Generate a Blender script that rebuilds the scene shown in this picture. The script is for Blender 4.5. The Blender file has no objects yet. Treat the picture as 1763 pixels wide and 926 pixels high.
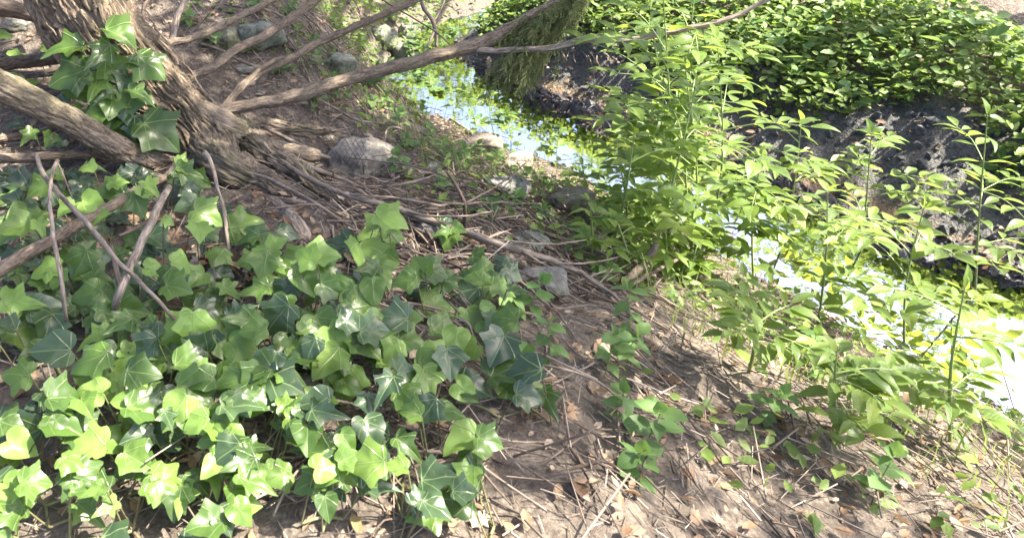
import bpy, math, random
import numpy as np
from mathutils import Vector, Matrix, noise
from mathutils.bvhtree import BVHTree

R = math.radians
random.seed(11)
rng = np.random.default_rng(7)
scn = bpy.context.scene
col = scn.collection

# ------------------------------------------------------------------ camera
# The photograph's content fills the top left 1200 x 506 of a 1763 x 926 canvas (the rest is
# blank padding), so the optical axis sits at pixel (600, 253): a plain lens shift.
IW, IH, F, CX, CY = 1763, 926, 1300.0, 600.0, 253.0
PITCH = R(25)
CAM = Vector((0, 0, 1.25))
cam = bpy.data.cameras.new('camera')
cam.sensor_fit = 'HORIZONTAL'; cam.sensor_width = 36.0
cam.lens = 36.0 * F / IW
cam.shift_x = (IW / 2 - CX) / IW
cam.shift_y = -(IH / 2 - CY) / IW
cam.clip_start = 0.05; cam.clip_end = 500
cam.dof.use_dof = True; cam.dof.focus_distance = 3.0; cam.dof.aperture_fstop = 8.0
camo = bpy.data.objects.new('camera', cam)
camo.location = CAM; camo.rotation_euler = (R(90) - PITCH, 0, 0)
col.objects.link(camo); scn.camera = camo

# ------------------------------------------------------------------ light
SUN_EL, SUN_AZ = R(55), R(92)          # azimuth clockwise from +Y: high on the right, over the brook downstream
w = bpy.data.worlds.new('World'); scn.world = w; w.use_nodes = True
nt = w.node_tree; nt.nodes.clear()
out = nt.nodes.new('ShaderNodeOutputWorld'); bg = nt.nodes.new('ShaderNodeBackground')
sky = nt.nodes.new('ShaderNodeTexSky'); sky.sky_type = 'NISHITA'; sky.sun_disc = False
sky.sun_elevation = SUN_EL; sky.sun_rotation = SUN_AZ; sky.dust_density = 2.5; sky.air_density = .5; sky.ozone_density = .5
bg.inputs['Strength'].default_value = 0.15
nt.links.new(sky.outputs[0], bg.inputs['Color']); nt.links.new(bg.outputs[0], out.inputs['Surface'])
sl = bpy.data.lights.new('sun', 'SUN'); sl.energy = 4.9; sl.angle = R(0.53); sl.color = (1.0, 0.93, 0.81)
so = bpy.data.objects.new('sun', sl); col.objects.link(so)
SUNV = Vector((math.sin(SUN_AZ) * math.cos(SUN_EL), math.cos(SUN_AZ) * math.cos(SUN_EL), math.sin(SUN_EL)))
so.rotation_euler = SUNV.to_track_quat('Z', 'Y').to_euler()
so.location = SUNV * 20
vs = scn.view_settings
vs.view_transform = 'Standard'; vs.look = 'None'; vs.gamma = 1.0; vs.use_curve_mapping = False
vs.exposure = 2.4
scn.cycles.max_bounces = 8; scn.cycles.transparent_max_bounces = 12; scn.cycles.use_denoising = True
scn.cycles.caustics_reflective = False; scn.cycles.caustics_refractive = False

# ------------------------------------------------------------------ pixels -> points
cp, sp_ = math.cos(PITCH), math.sin(PITCH)
RIGHT, UP, FWD = Vector((1, 0, 0)), Vector((0, sp_, cp)), Vector((0, cp, -sp_))
def ray(px, py): return FWD + RIGHT * ((px - CX) / F) + UP * ((CY - py) / F)
def at(px, py, t): return CAM + ray(px, py) * t
def at_y(px, py, y):
    r = ray(px, py); return CAM + r * (y / r.y)
def depth(p): return (p - CAM).dot(FWD)

CL = np.array([(6.5, 13), (3.2, 9.6), (1.6, 7.9), (.92, 7.0), (.76, 6.4), (.88, 5.88), (1.25, 5.40), (1.76, 4.78), (2.3, 4.0), (2.85, 3.05), (3.7, 1.6), (5.2, -.6), (9, -6)])
def sdist(x, y):
    """signed distance to the brook's centre line, positive on the camera's side"""
    best = np.full(np.shape(x), 1e9); sg = np.ones(np.shape(x))
    for a, b in zip(CL[:-1], CL[1:]):
        dx, dy = b - a; L2 = dx * dx + dy * dy
        u = np.clip(((x - a[0]) * dx + (y - a[1]) * dy) / L2, 0, 1)
        qx, qy = x - a[0] - u * dx, y - a[1] - u * dy
        d = np.hypot(qx, qy); s = np.where(dx * qy - dy * qx < 0, 1.0, -1.0)
        m = d < best
        best = np.where(m, d, best); sg = np.where(m, s, sg)
    q = np.clip((y - 5.95) / .8, 0, 1)
    return (best + .34 * q * q * (3 - 2 * q) * np.clip(best / .1, 0, 1)) * sg      # the brook narrows upstream
def vnoise(x, y, seed=0):
    xi, yi = np.floor(x), np.floor(y); fx, fy = x - xi, y - yi
    fx = fx * fx * (3 - 2 * fx); fy = fy * fy * (3 - 2 * fy)
    def h(a, b):
        v = np.sin(a * 127.1 + b * 311.7 + seed * 74.7) * 43758.5453
        return v - np.floor(v)
    return (h(xi, yi) * (1 - fx) + h(xi + 1, yi) * fx) * (1 - fy) + (h(xi, yi + 1) * (1 - fx) + h(xi + 1, yi + 1) * fx) * fy - .5
PD = [-60, -8, -3, -1.5, -.98, -.5, -.36, 0, .5, .68, .98, 1.55, 2.3, 3.1, 4.2, 6, 15, 60]
PZ = [2.2, .35, -.08, -.30, -.50, -.90, -1.0, -1.05, -1.0, -.90, -.76, -.53, -.23, 0, .05, .15, .6, 1.5]
WATER = -.90
def hgt(x, y):
    x = np.asarray(x, float); y = np.asarray(y, float)
    d = sdist(x, y) + .12 * vnoise(x * 2.1, y * 2.1, 3)
    z = np.interp(d, PD, PZ)
    S = lambda q: np.clip(q, 0, 1) ** 2 * (3 - 2 * np.clip(q, 0, 1))
    z = z + .10 * vnoise(x * 6, y * 6, 44) * S((-d - .45) / .3) + .05 * vnoise(x * 15, y * 15, 45) * S((-d - .5) / .3)
    z = z + .62 * S((.68 - x) / 1.2) * S((y - 2.9) / 1.6) * S((d - .5) / .8)      # spur of higher ground behind the tree
    return z + .09 * vnoise(x * 1.3, y * 1.3, 1) + .05 * vnoise(x * 4, y * 4, 2) + .022 * vnoise(x * 11, y * 11, 5) + .01 * vnoise(x * 29, y * 29, 6)
def hz(x, y): return float(hgt(x, y))
TS = np.concatenate([np.arange(.5, 10, .006), np.arange(10, 40, .1)])
def on_ground(px, py, h=0.0):
    r = ray(px, py)
    z = CAM.z + r.z * TS - h
    i = np.argmax(z < hgt(r.x * TS, r.y * TS))
    return CAM + r * float(TS[i])
def gnormal(x, y, e=.03):
    nx = (hgt(x - e, y) - hgt(x + e, y)) / (2 * e); ny = (hgt(x, y - e) - hgt(x, y + e)) / (2 * e)
    n = np.stack([nx, ny, np.ones_like(nx)], -1)
    return n / np.linalg.norm(n, axis=-1, keepdims=True)

# ------------------------------------------------------------------ materials
def mat(name):
    m = bpy.data.materials.new(name); m.use_nodes = True
    n = m.node_tree; n.nodes.clear()
    o = n.nodes.new('ShaderNodeOutputMaterial'); return m, n, o
def N(n, t, **kw):
    x = n.nodes.new(t)
    for k, v in kw.items():
        if k in x.inputs: x.inputs[k].default_value = v
        else: setattr(x, k, v)
    return x
def L(n, a, b): n.links.new(a, b)
def ramp(n, fac, stops):
    r = n.nodes.new('ShaderNodeValToRGB'); e = r.color_ramp.elements
    while len(e) < len(stops): e.new(.5)
    for q, (p, c) in zip(e, stops): q.position = p; q.color = (*c, 1)
    if fac is not None: L(n, fac, r.inputs[0])
    return r
def math_(n, op, a, b=None, c=None, clamp=False):
    x = n.nodes.new('ShaderNodeMath'); x.operation = op; x.use_clamp = clamp
    for i, v in enumerate((a, b, c)):
        if v is None: continue
        if isinstance(v, (int, float)): x.inputs[i].default_value = v
        else: L(n, v, x.inputs[i])
    return x.outputs[0]
def mixc(n, f, a, b, mode='MIX'):
    x = n.nodes.new('ShaderNodeMix'); x.data_type = 'RGBA'; x.blend_type = mode
    for s, v in ((x.inputs[0], f), (x.inputs[6], a), (x.inputs[7], b)):
        if isinstance(v, (int, float)): s.default_value = v
        elif isinstance(v, tuple): s.default_value = (*v, 1)
        else: L(n, v, s)
    return x.outputs[2]
def rand(n):
    """one random number per object and per loose piece"""
    o = N(n, 'ShaderNodeObjectInfo').outputs['Random']; g = N(n, 'ShaderNodeNewGeometry').outputs['Random Per Island']
    return math_(n, 'FRACT', math_(n, 'ADD', o, g))
def leaf_mat(name, stops, trans, tw=.35, rough=.38, veins=None, spec=.5, vein_col=None):
    m, n, o = mat(name)
    rd = rand(n); base = ramp(n, rd, stops).outputs[0]
    tc = N(n, 'ShaderNodeTexCoord').outputs['Object']
    ofs = N(n, 'ShaderNodeVectorMath', operation='ADD'); L(n, tc, ofs.inputs[0]); L(n, math_(n, 'MULTIPLY', rd, 40.0), ofs.inputs[1])
    nz = N(n, 'ShaderNodeTexNoise', Scale=5.0, Detail=5.0, Roughness=.65); L(n, ofs.outputs[0], nz.inputs['Vector'])
    base = mixc(n, math_(n, 'MULTIPLY', nz.outputs[0], .5), base, tuple(c * .55 for c in stops[0][1]))
    base = mixc(n, math_(n, 'MULTIPLY', ramp(n, nz.outputs[0], [(.62, (0, 0, 0)), (.72, (1, 1, 1))]).outputs[0], .5), base, (.20, .19, .05))
    b = N(n, 'ShaderNodeBump', Strength=.25, Distance=.1)
    if veins:
        s = N(n, 'ShaderNodeSeparateXYZ'); L(n, tc, s.inputs[0]); x, y = s.outputs[0], s.outputs[1]
        f = None
        if veins == 'palmate':
            for a in (90, 48, 132, 5, 175):
                ca, sa = math.cos(R(a)), math.sin(R(a))
                d = math_(n, 'ABSOLUTE', math_(n, 'SUBTRACT', math_(n, 'MULTIPLY', x, sa), math_(n, 'MULTIPLY', y, ca)))
                al = math_(n, 'ADD', math_(n, 'MULTIPLY', x, ca), math_(n, 'MULTIPLY', y, sa))
                v = math_(n, 'MULTIPLY', math_(n, 'SUBTRACT', 1.0, math_(n, 'DIVIDE', d, .02), clamp=True), math_(n, 'GREATER_THAN', al, 0.0))
                f = v if f is None else math_(n, 'MAXIMUM', f, v)
        else:
            ax = math_(n, 'ABSOLUTE', x)
            f = math_(n, 'SUBTRACT', 1.0, math_(n, 'DIVIDE', ax, .014), clamp=True)
            st = math_(n, 'SINE', math_(n, 'MULTIPLY', math_(n, 'SUBTRACT', y, math_(n, 'MULTIPLY', ax, .8)), 52.0))
            f = math_(n, 'MAXIMUM', f, math_(n, 'MULTIPLY', math_(n, 'SUBTRACT', st, .82, clamp=True), 3.0))
        base = mixc(n, math_(n, 'MULTIPLY', f, .5), base, vein_col or (.26, .34, .14))
        L(n, f, b.inputs['Height']); b.inputs['Strength'].default_value = .35; b.inputs['Distance'].default_value = .02
    else: L(n, nz.outputs[0], b.inputs['Height'])
    p = N(n, 'ShaderNodeBsdfPrincipled', Roughness=rough); p.inputs['Specular IOR Level'].default_value = spec
    L(n, base, p.inputs['Base Color']); L(n, b.outputs[0], p.inputs['Normal'])
    t = N(n, 'ShaderNodeBsdfTranslucent'); L(n, mixc(n, .6, base, trans), t.inputs[0])
    mx = N(n, 'ShaderNodeMixShader'); mx.inputs[0].default_value = tw
    L(n, p.outputs[0], mx.inputs[1]); L(n, t.outputs[0], mx.inputs[2]); L(n, mx.outputs[0], o.inputs[0])
    return m
def bark_mat(name, dark, mid, light, scale=1.0, stretch=.12, bump=.6, fissure=.5, moss=0.0):
    m, n, o = mat(name)
    a = N(n, 'ShaderNodeAttribute', attribute_name='bc').outputs['Vector']
    mp = N(n, 'ShaderNodeMapping'); L(n, a, mp.inputs[0]); mp.inputs['Scale'].default_value = (scale, scale, scale * stretch)
    n1 = N(n, 'ShaderNodeTexNoise', Scale=55.0, Detail=6.0, Roughness=.65, Distortion=.6); L(n, mp.outputs[0], n1.inputs['Vector'])
    n2 = N(n, 'ShaderNodeTexNoise', Scale=9.0, Detail=3.0); L(n, a, n2.inputs['Vector'])
    n3 = N(n, 'ShaderNodeTexNoise', Scale=150.0, Detail=3.0); L(n, mp.outputs[0], n3.inputs['Vector'])
    h = math_(n, 'ADD', math_(n, 'MULTIPLY', n1.outputs[0], .7), math_(n, 'MULTIPLY', n3.outputs[0], .3))
    c = ramp(n, h, [(.38, dark), (.48, mid), (.60, light)]).outputs[0]
    c = mixc(n, math_(n, 'MULTIPLY', ramp(n, n2.outputs[0], [(.4, (0, 0, 0)), (.7, (1, 1, 1))]).outputs[0], .5), c, tuple(x * .75 for x in light))
    rd = N(n, 'ShaderNodeObjectInfo').outputs['Random']
    c = mixc(n, math_(n, 'MULTIPLY', rd, .35), c, tuple(x * .6 for x in mid))
    if moss:
        n4 = N(n, 'ShaderNodeTexNoise', Scale=5.0, Detail=5.0); L(n, a, n4.inputs['Vector'])
        c = mixc(n, math_(n, 'MULTIPLY', ramp(n, n4.outputs[0], [(.5, (0, 0, 0)), (.68, (1, 1, 1))]).outputs[0], moss), c, (.13, .14, .045))
    b = N(n, 'ShaderNodeBump', Strength=bump, Distance=.012); L(n, h, b.inputs['Height'])
    p = N(n, 'ShaderNodeBsdfPrincipled', Roughness=.85); p.inputs['Specular IOR Level'].default_value = .25
    L(n, c, p.inputs['Base Color']); L(n, b.outputs[0], p.inputs['Normal']); L(n, p.outputs[0], o.inputs[0])
    return m
def rock_mat(name, a, b_, moss=0.2, mosscol=(.12, .14, .05)):
    m, n, o = mat(name)
    tc = N(n, 'ShaderNodeTexCoord').outputs['Object']
    n1 = N(n, 'ShaderNodeTexNoise', Scale=30.0, Detail=10.0, Roughness=.78); L(n, tc, n1.inputs['Vector'])
    n2 = N(n, 'ShaderNodeTexNoise', Scale=4.0, Detail=5.0); L(n, tc, n2.inputs['Vector'])
    v = N(n, 'ShaderNodeTexVoronoi', Scale=45.0); L(n, tc, v.inputs['Vector'])
    c = ramp(n, n1.outputs[0], [(.36, tuple(q * .5 for q in a)), (.48, a), (.64, b_)]).outputs[0]
    c = mixc(n, math_(n, 'MULTIPLY', ramp(n, n2.outputs[0], [(.47, (0, 0, 0)), (.62, (1, 1, 1))]).outputs[0], moss), c, mosscol)
    c = mixc(n, math_(n, 'MULTIPLY', ramp(n, v.outputs[0], [(.1, (1, 1, 1)), (.3, (0, 0, 0))]).outputs[0], .25), c, tuple(x * .45 for x in a))
    bp = N(n, 'ShaderNodeBump', Strength=1.0, Distance=.03); L(n, n1.outputs[0], bp.inputs['Height'])
    p = N(n, 'ShaderNodeBsdfPrincipled', Roughness=.8); L(n, c, p.inputs['Base Color']); L(n, bp.outputs[0], p.inputs['Normal']); L(n, p.outputs[0], o.inputs[0])
    return m
def plain(name, stops, rough=.7, bump=0):
    m, n, o = mat(name)
    c = ramp(n, rand(n), stops).outputs[0]
    p = N(n, 'ShaderNodeBsdfPrincipled', Roughness=rough); L(n, c, p.inputs['Base Color']); L(n, p.outputs[0], o.inputs[0])
    return m
def ground_mat():
    m, n, o = mat('forest_soil')
    tc = N(n, 'ShaderNodeTexCoord').outputs['Object']
    z = N(n, 'ShaderNodeSeparateColor'); L(n, N(n, 'ShaderNodeAttribute', attribute_name='zone').outputs['Color'], z.inputs[0])
    n1 = N(n, 'ShaderNodeTexNoise', Scale=38.0, Detail=8.0, Roughness=.75); L(n, tc, n1.inputs['Vector'])
    n2 = N(n, 'ShaderNodeTexNoise', Scale=2.4, Detail=5.0); L(n, tc, n2.inputs['Vector'])
    v = N(n, 'ShaderNodeTexVoronoi', Scale=70.0); L(n, tc, v.inputs['Vector'])
    soil = ramp(n, n1.outputs[0], [(.3, (.042, .032, .024)), (.5, (.125, .098, .075)), (.68, (.28, .23, .18))]).outputs[0]
    soil = mixc(n, math_(n, 'MULTIPLY', ramp(n, n2.outputs[0], [(.45, (0, 0, 0)), (.65, (1, 1, 1))]).outputs[0], .55), soil, (.10, .08, .06))
    mud = ramp(n, n1.outputs[0], [(.3, (.022, .022, .019)), (.6, (.09, .085, .074)), (.75, (.24, .215, .18))]).outputs[0]
    bed = ramp(n, n1.outputs[0], [(.3, (.10, .055, .022)), (.5, (.30, .175, .065)), (.72, (.52, .34, .15))]).outputs[0]
    c = mixc(n, z.outputs[0], soil, mud); c = mixc(n, z.outputs[1], c, bed)
    b = N(n, 'ShaderNodeBump', Strength=.8, Distance=.02)
    L(n, math_(n, 'ADD', n1.outputs[0], math_(n, 'MULTIPLY', v.outputs[0], .5)), b.inputs['Height'])
    p = N(n, 'ShaderNodeBsdfPrincipled', Roughness=.9); L(n, c, p.inputs['Base Color']); L(n, b.outputs[0], p.inputs['Normal'])
    L(n, math_(n, 'SUBTRACT', .92, math_(n, 'MULTIPLY', z.outputs[0], .35)), p.inputs['Roughness']); L(n, p.outputs[0], o.inputs[0])
    return m
def water_mat():
    m, n, o = mat('brook_water')
    tc = N(n, 'ShaderNodeTexCoord').outputs['Object']
    n1 = N(n, 'ShaderNodeTexNoise', Scale=5.0, Detail=2.0); L(n, tc, n1.inputs['Vector'])
    n2 = N(n, 'ShaderNodeTexNoise', Scale=22.0, Detail=2.0); L(n, tc, n2.inputs['Vector'])
    b = N(n, 'ShaderNodeBump', Strength=.02, Distance=.05)
    L(n, math_(n, 'ADD', n1.outputs[0], math_(n, 'MULTIPLY', n2.outputs[0], .2)), b.inputs['Height'])
    fr = N(n, 'ShaderNodeFresnel', IOR=1.33); L(n, b.outputs[0], fr.inputs['Normal'])
    t = N(n, 'ShaderNodeBsdfTransparent'); t.inputs[0].default_value = (.66, .50, .31, 1)
    g = N(n, 'ShaderNodeBsdfGlossy', Roughness=.02); L(n, b.outputs[0], g.inputs['Normal']); g.inputs[0].default_value = (.84, .80, .86, 1)
    mx = N(n, 'ShaderNodeMixShader'); L(n, fr.outputs[0], mx.inputs[0]); L(n, t.outputs[0], mx.inputs[1]); L(n, g.outputs[0], mx.inputs[2])
    L(n, mx.outputs[0], o.inputs[0]); return m

M = dict(
    soil=ground_mat(), water=water_mat(),
    trunk=bark_mat('shaggy_bark', (.028, .019, .013), (.115, .084, .057), (.27, .215, .15), 1.7, .26, 1.0, moss=.12),
    limb=bark_mat('limb_bark', (.04, .027, .019), (.115, .085, .062), (.225, .178, .135), 1.8, .3, .9, moss=.1),
    root=bark_mat('root_bark', (.036, .026, .018), (.125, .095, .068), (.28, .225, .168), 1.7, .3, 1.0, moss=.25),
    dead=bark_mat('dead_wood', (.065, .048, .036), (.17, .133, .102), (.33, .272, .218), 1.5, .2, .4),
    dark=bark_mat('dark_wood', (.04, .026, .02), (.10, .072, .055), (.2, .155, .12), 1.5, .2, .4),  # darker brown copy of the dead wood
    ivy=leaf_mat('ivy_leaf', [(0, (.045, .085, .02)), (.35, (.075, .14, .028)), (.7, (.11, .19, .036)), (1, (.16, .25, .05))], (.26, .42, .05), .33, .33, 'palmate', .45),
    ivy_dark=leaf_mat('dark_ivy_leaf', [(0, (.03, .056, .024)), (.5, (.045, .08, .032)), (1, (.065, .11, .04))], (.12, .22, .04), .2, .28, 'palmate', .55),  # darker, glossier copy of the ivy green
    ivy_lit=leaf_mat('lit_ivy_leaf', [(0, (.17, .29, .06)), (1, (.23, .36, .085))], (.42, .56, .08), .42, .4, 'palmate', .4),  # pale ivy copy: sunlit and backlit glow put into the colour
    shrub=leaf_mat('sapling_leaf', [(0, (.08, .14, .028)), (.4, (.14, .22, .04)), (.8, (.20, .29, .05)), (1, (.27, .34, .07))], (.42, .56, .06), .48, .42, 'pinnate', .4),
    herb=leaf_mat('herb_leaf', [(0, (.07, .14, .04)), (.5, (.12, .22, .06)), (1, (.18, .29, .08))], (.30, .46, .08), .38, .5, 'pinnate', .35),
    cover=leaf_mat('undergrowth_leaf', [(0, (.08, .14, .03)), (.5, (.15, .23, .05)), (1, (.25, .33, .08))], (.34, .46, .08), .42, .5, None, .35),
    canopy=leaf_mat('canopy_leaf', [(0, (.05, .10, .02)), (1, (.12, .20, .04))], (.35, .5, .05), .4, .5, None, .35),
    spray=leaf_mat('juniper_scale_foliage', [(0, (.15, .18, .06)), (.6, (.23, .26, .10)), (1, (.34, .35, .18))], (.35, .42, .1), .35, .6, None, .3),
    stem=plain('green_stem', [(0, (.14, .20, .06)), (1, (.24, .30, .10))], .5),
    vine=plain('ivy_runner', [(0, (.12, .095, .05)), (1, (.16, .17, .07))], .6),
    needles=plain('needle_litter', [(0, (.05, .037, .028)), (.4, (.125, .095, .07)), (.75, (.23, .18, .138)), (1, (.40, .335, .27))], .8),
    twigs=plain('twig_litter', [(0, (.05, .036, .027)), (.5, (.15, .115, .087)), (1, (.33, .268, .21))], .8),
    deadleaf=leaf_mat('dry_leaf', [(0, (.14, .085, .05)), (.4, (.27, .18, .11)), (.8, (.42, .31, .21)), (1, (.56, .45, .34))], (.5, .3, .15), .15, .65, None, .25),
    grass=leaf_mat('grass_blade', [(0, (.12, .20, .04)), (.6, (.22, .31, .07)), (1, (.36, .38, .14))], (.4, .5, .1), .35, .5, None, .3),
    pebble=rock_mat('gravel', (.06, .062, .063), (.20, .20, .195), .1),
    wire=plain('rusty_wire', [(0, (.09, .08, .075)), (1, (.15, .13, .12))], .6),
    r_pale=rock_mat('pale_stone', (.30, .26, .205), (.58, .52, .43), .3, (.22, .20, .12)),
    r_green=rock_mat('lichen_stone', (.17, .175, .13), (.38, .385, .31), .45, (.20, .22, .12)),
    r_blue=rock_mat('blue_grey_stone', (.17, .16, .145), (.34, .325, .29), .35),
    r_tan=rock_mat('tan_stone', (.21, .17, .13), (.42, .355, .28), .2),
    r_moss=rock_mat('mossy_stone', (.2, .19, .12), (.42, .40, .27), .6, (.22, .23, .09)),
)

# ------------------------------------------------------------------ mesh helpers
class MB:
    def __init__(s): s.V = []; s.Fc = []; s.A = []
    def tube(s, pts, rad, seg=8, sub=4, rough=0.0, cap=True, wob=0.0):
        P, Q = smooth(pts, rad, sub)
        n = len(P); b = len(s.V); Ln = 0.0
        t0 = (P[1] - P[0]).normalized(); u = t0.orthogonal().normalized(); off = random.random() * 50
        for i in range(n):
            t = (P[min(i + 1, n - 1)] - P[max(i - 1, 0)]).normalized()
            u = (u - t * u.dot(t)).normalized(); v = t.cross(u)
            if i: Ln += (P[i] - P[i - 1]).length
            c = P[i]
            if wob: c = c + noise.noise_vector(P[i] * 14 + Vector((off, 0, 0))) * wob
            for k in range(seg):
                a = 2 * math.pi * k / seg
                r = Q[i]
                if rough: r *= 1 + rough * (noise.noise(Vector((math.cos(a) * 1.7 + off, math.sin(a) * 1.7, Ln / max(Q[0], .004) * .35))) + .5 * noise.noise(Vector((math.cos(a) * 4 + off, math.sin(a) * 4, Ln / max(Q[0], .004)))))
                s.V.append(c + (u * math.cos(a) + v * math.sin(a)) * r)
                s.A.append((math.cos(a) * Q[0] + off, math.sin(a) * Q[0], Ln))
        for i in range(n - 1):
            for k in range(seg):
                k2 = (k + 1) % seg
                s.Fc.append((b + i * seg + k, b + i * seg + k2, b + (i + 1) * seg + k2, b + (i + 1) * seg + k))
        if cap:
            s.Fc.append(tuple(b + k for k in reversed(range(seg)))); s.Fc.append(tuple(b + (n - 1) * seg + k for k in range(seg)))
        return P, Q
    def barky(s, pts, rad, seg=80, sub=14, amp=1.0, wob=.01):
        P, Q = smooth(pts, rad, sub); n = len(P); b = len(s.V); Ln = 0.0; off = random.random() * 50
        u = (P[1] - P[0]).orthogonal().normalized()
        for i in range(n):
            t = (P[min(i + 1, n - 1)] - P[max(i - 1, 0)]).normalized(); u = (u - t * u.dot(t)).normalized(); v = t.cross(u)
            if i: Ln += (P[i] - P[i - 1]).length
            c0 = P[i] + noise.noise_vector(P[i] * 11 + Vector((off, 0, 0))) * wob
            k2, k3 = 1.6 + 20 * Q[i], 4 + 55 * Q[i]
            for k in range(seg):
                a = 2 * math.pi * k / seg; c, sn = math.cos(a), math.sin(a)
                tw = a + .3 * noise.noise(Vector((c * 2 + off, sn * 2, Ln * 8)))
                cw, sw = math.cos(tw), math.sin(tw)
                f1 = noise.noise(Vector((c * 1.2 + off, sn * 1.2, Ln * 5))); f2 = noise.noise(Vector((cw * k2 + off, sw * k2, Ln * 6))); f3 = noise.noise(Vector((cw * k3, sw * k3 + off, Ln * 15))); f4 = noise.noise(Vector((cw * k3 * 2, sw * k3 * 2 + off, Ln * 40)))
                g_ = min(1.0, Q[i] / .05) * amp
                r = Q[i] * (1 + .2 * f1) + g_ * (-.012 * math.exp(-(f2 / .09) ** 2) - .006 * math.exp(-(f3 / .12) ** 2) + .008 * f3 + .005 * f4)
                s.V.append(c0 + (u * c + v * sn) * r); s.A.append((c * Q[i] + off, sn * Q[i], Ln))
        for i in range(n - 1):
            for k in range(seg):
                k_ = (k + 1) % seg; s.Fc.append((b + i * seg + k, b + i * seg + k_, b + (i + 1) * seg + k_, b + (i + 1) * seg + k))
        return P, Q
    def build(s, name, m, parent=None, origin=None):
        o0 = origin if origin is not None else (parent_loc(parent) if parent else Vector())
        me = bpy.data.meshes.new(name); me.from_pydata([v - o0 for v in s.V], [], s.Fc)
        me.polygons.foreach_set('use_smooth', [True] * len(me.polygons))
        if len(s.A) == len(s.V):
            at_ = me.attributes.new('bc', 'FLOAT_VECTOR', 'POINT'); at_.data.foreach_set('vector', [c for a in s.A for c in a])
        me.materials.append(M[m]); me.update()
        ob = bpy.data.objects.new(name, me); col.objects.link(ob)
        if parent: ob.parent = parent
        else: ob.location = o0
        return ob
def parent_loc(p):
    l = Vector()
    while p: l = l + p.location; p = p.parent
    return l
def smooth(pts, rad, sub):
    pts = [Vector(p) for p in pts]
    if len(pts) < 3 and sub > 1:
        pts = [pts[0], pts[0].lerp(pts[-1], .5), pts[-1]]; rad = [rad[0], (rad[0] + rad[-1]) / 2, rad[-1]]
    P, Q = [], []
    for i in range(len(pts) - 1):
        p0, p1, p2, p3 = pts[max(i - 1, 0)], pts[i], pts[i + 1], pts[min(i + 2, len(pts) - 1)]
        for k in range(sub):
            u = k / sub
            P.append(.5 * ((2 * p1) + (p2 - p0) * u + (2 * p0 - 5 * p1 + 4 * p2 - p3) * u * u + (3 * p1 - p0 - 3 * p2 + p3) * u ** 3))
            Q.append(rad[i] * (1 - u) + rad[i + 1] * u)
    P.append(pts[-1]); Q.append(rad[-1]); return P, Q
def tag(o, label=None, cat=None, group=None, kind=None):
    if label: o['label'] = label
    if cat: o['category'] = cat
    if group: o['group'] = group
    if kind: o['kind'] = kind
    return o
def thing(name, loc, label, cat, group=None):
    o = bpy.data.objects.new(name, None); o.empty_display_size = .05; col.objects.link(o); o.location = loc
    return tag(o, label, cat, group)
def raw_mesh(name, V, Fa, m, kind=None, parent=None, smooth_=True):
    """many alike small pieces as one mesh: V (n,k,3) float, Fa (f,c) indices of one piece"""
    n, k, _ = V.shape; f, c = Fa.shape
    me = bpy.data.meshes.new(name)
    me.vertices.add(n * k); me.vertices.foreach_set('co', V.reshape(-1).astype(np.float32))
    idx = (Fa[None] + (np.arange(n) * k)[:, None, None]).reshape(-1).astype(np.int32)
    me.loops.add(len(idx)); me.loops.foreach_set('vertex_index', idx)
    me.polygons.add(n * f); me.polygons.foreach_set('loop_start', (np.arange(n * f) * c).astype(np.int32))
    me.polygons.foreach_set('use_smooth', np.full(n * f, smooth_))
    me.materials.append(M[m]); me.update(calc_edges=True); me.validate()
    o = bpy.data.objects.new(name, me); col.objects.link(o)
    if kind: o['kind'] = kind
    if parent: o.parent = parent; o.location = -parent_loc(parent)
    return o
def frames(n, dirs, normals):
    """rotation matrices with y = dirs, z near normals"""
    y = dirs / np.linalg.norm(dirs, axis=1, keepdims=True)
    x = np.cross(y, normals); x /= np.linalg.norm(x, axis=1, keepdims=True) + 1e-9
    z = np.cross(x, y); return np.stack([x, y, z], -1)
def put(tv, Rm, S, T):
    return np.einsum('nij,kj->nki', Rm, tv) * S[:, None, None] + T[:, None, :]

# ------------------------------------------------------------------ leaf shapes
def lerp_outline(pts, n):
    P, _ = smooth([Vector((x, y, 0)) for x, y in pts], [0] * len(pts), n)
    return P
def leaf_mesh(name, half, cen, fold, droop, wav, m, sub=1, seed=0):
    """half outline from base to tip on the right; mirrored; three rings; folded on the midrib"""
    right = lerp_outline(half, sub); rs = random.Random(seed)
    out_ = [(p.x, p.y) for p in right] + [(-p.x * (1 + .12 * (rs.random() - .5)), p.y + .02 * (rs.random() - .5)) for p in reversed(right[1:-1])]
    n = len(out_); V = []; Fc = []
    ph = rs.random() * 6
    def zf(x, y):
        return abs(x) * fold - droop * (y - .2) ** 2 * (1 if y > .2 else .3) + wav * math.sin(x * 9 + ph) * math.cos(y * 7 + ph)
    V.append((cen[0], cen[1], zf(*cen)))
    for k in (.5, 1.0):
        for x, y in out_:
            X, Y = cen[0] + (x - cen[0]) * k, cen[1] + (y - cen[1]) * k
            V.append((X, Y, zf(X, Y)))
    for i in range(n):
        j = (i + 1) % n
        Fc.append((0, 1 + i, 1 + j)); Fc.append((1 + i, 1 + n + i, 1 + n + j, 1 + j))
    me = bpy.data.meshes.new(name); me.from_pydata(V, [], Fc)
    me.polygons.foreach_set('use_smooth', [True] * len(me.polygons)); me.materials.append(M[m]); me.update(); return me
IVY5 = [(0, 0), (.14, -.11), (.33, -.10), (.48, .03), (.43, .16), (.50, .28), (.66, .45), (.50, .53), (.36, .58), (.24, .76), (.10, .93), (0, 1.0)]
IVY3 = [(0, 0), (.16, -.09), (.34, -.04), (.40, .10), (.49, .22), (.63, .36), (.48, .48), (.35, .58), (.23, .78), (.09, .95), (0, 1.02)]
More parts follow.
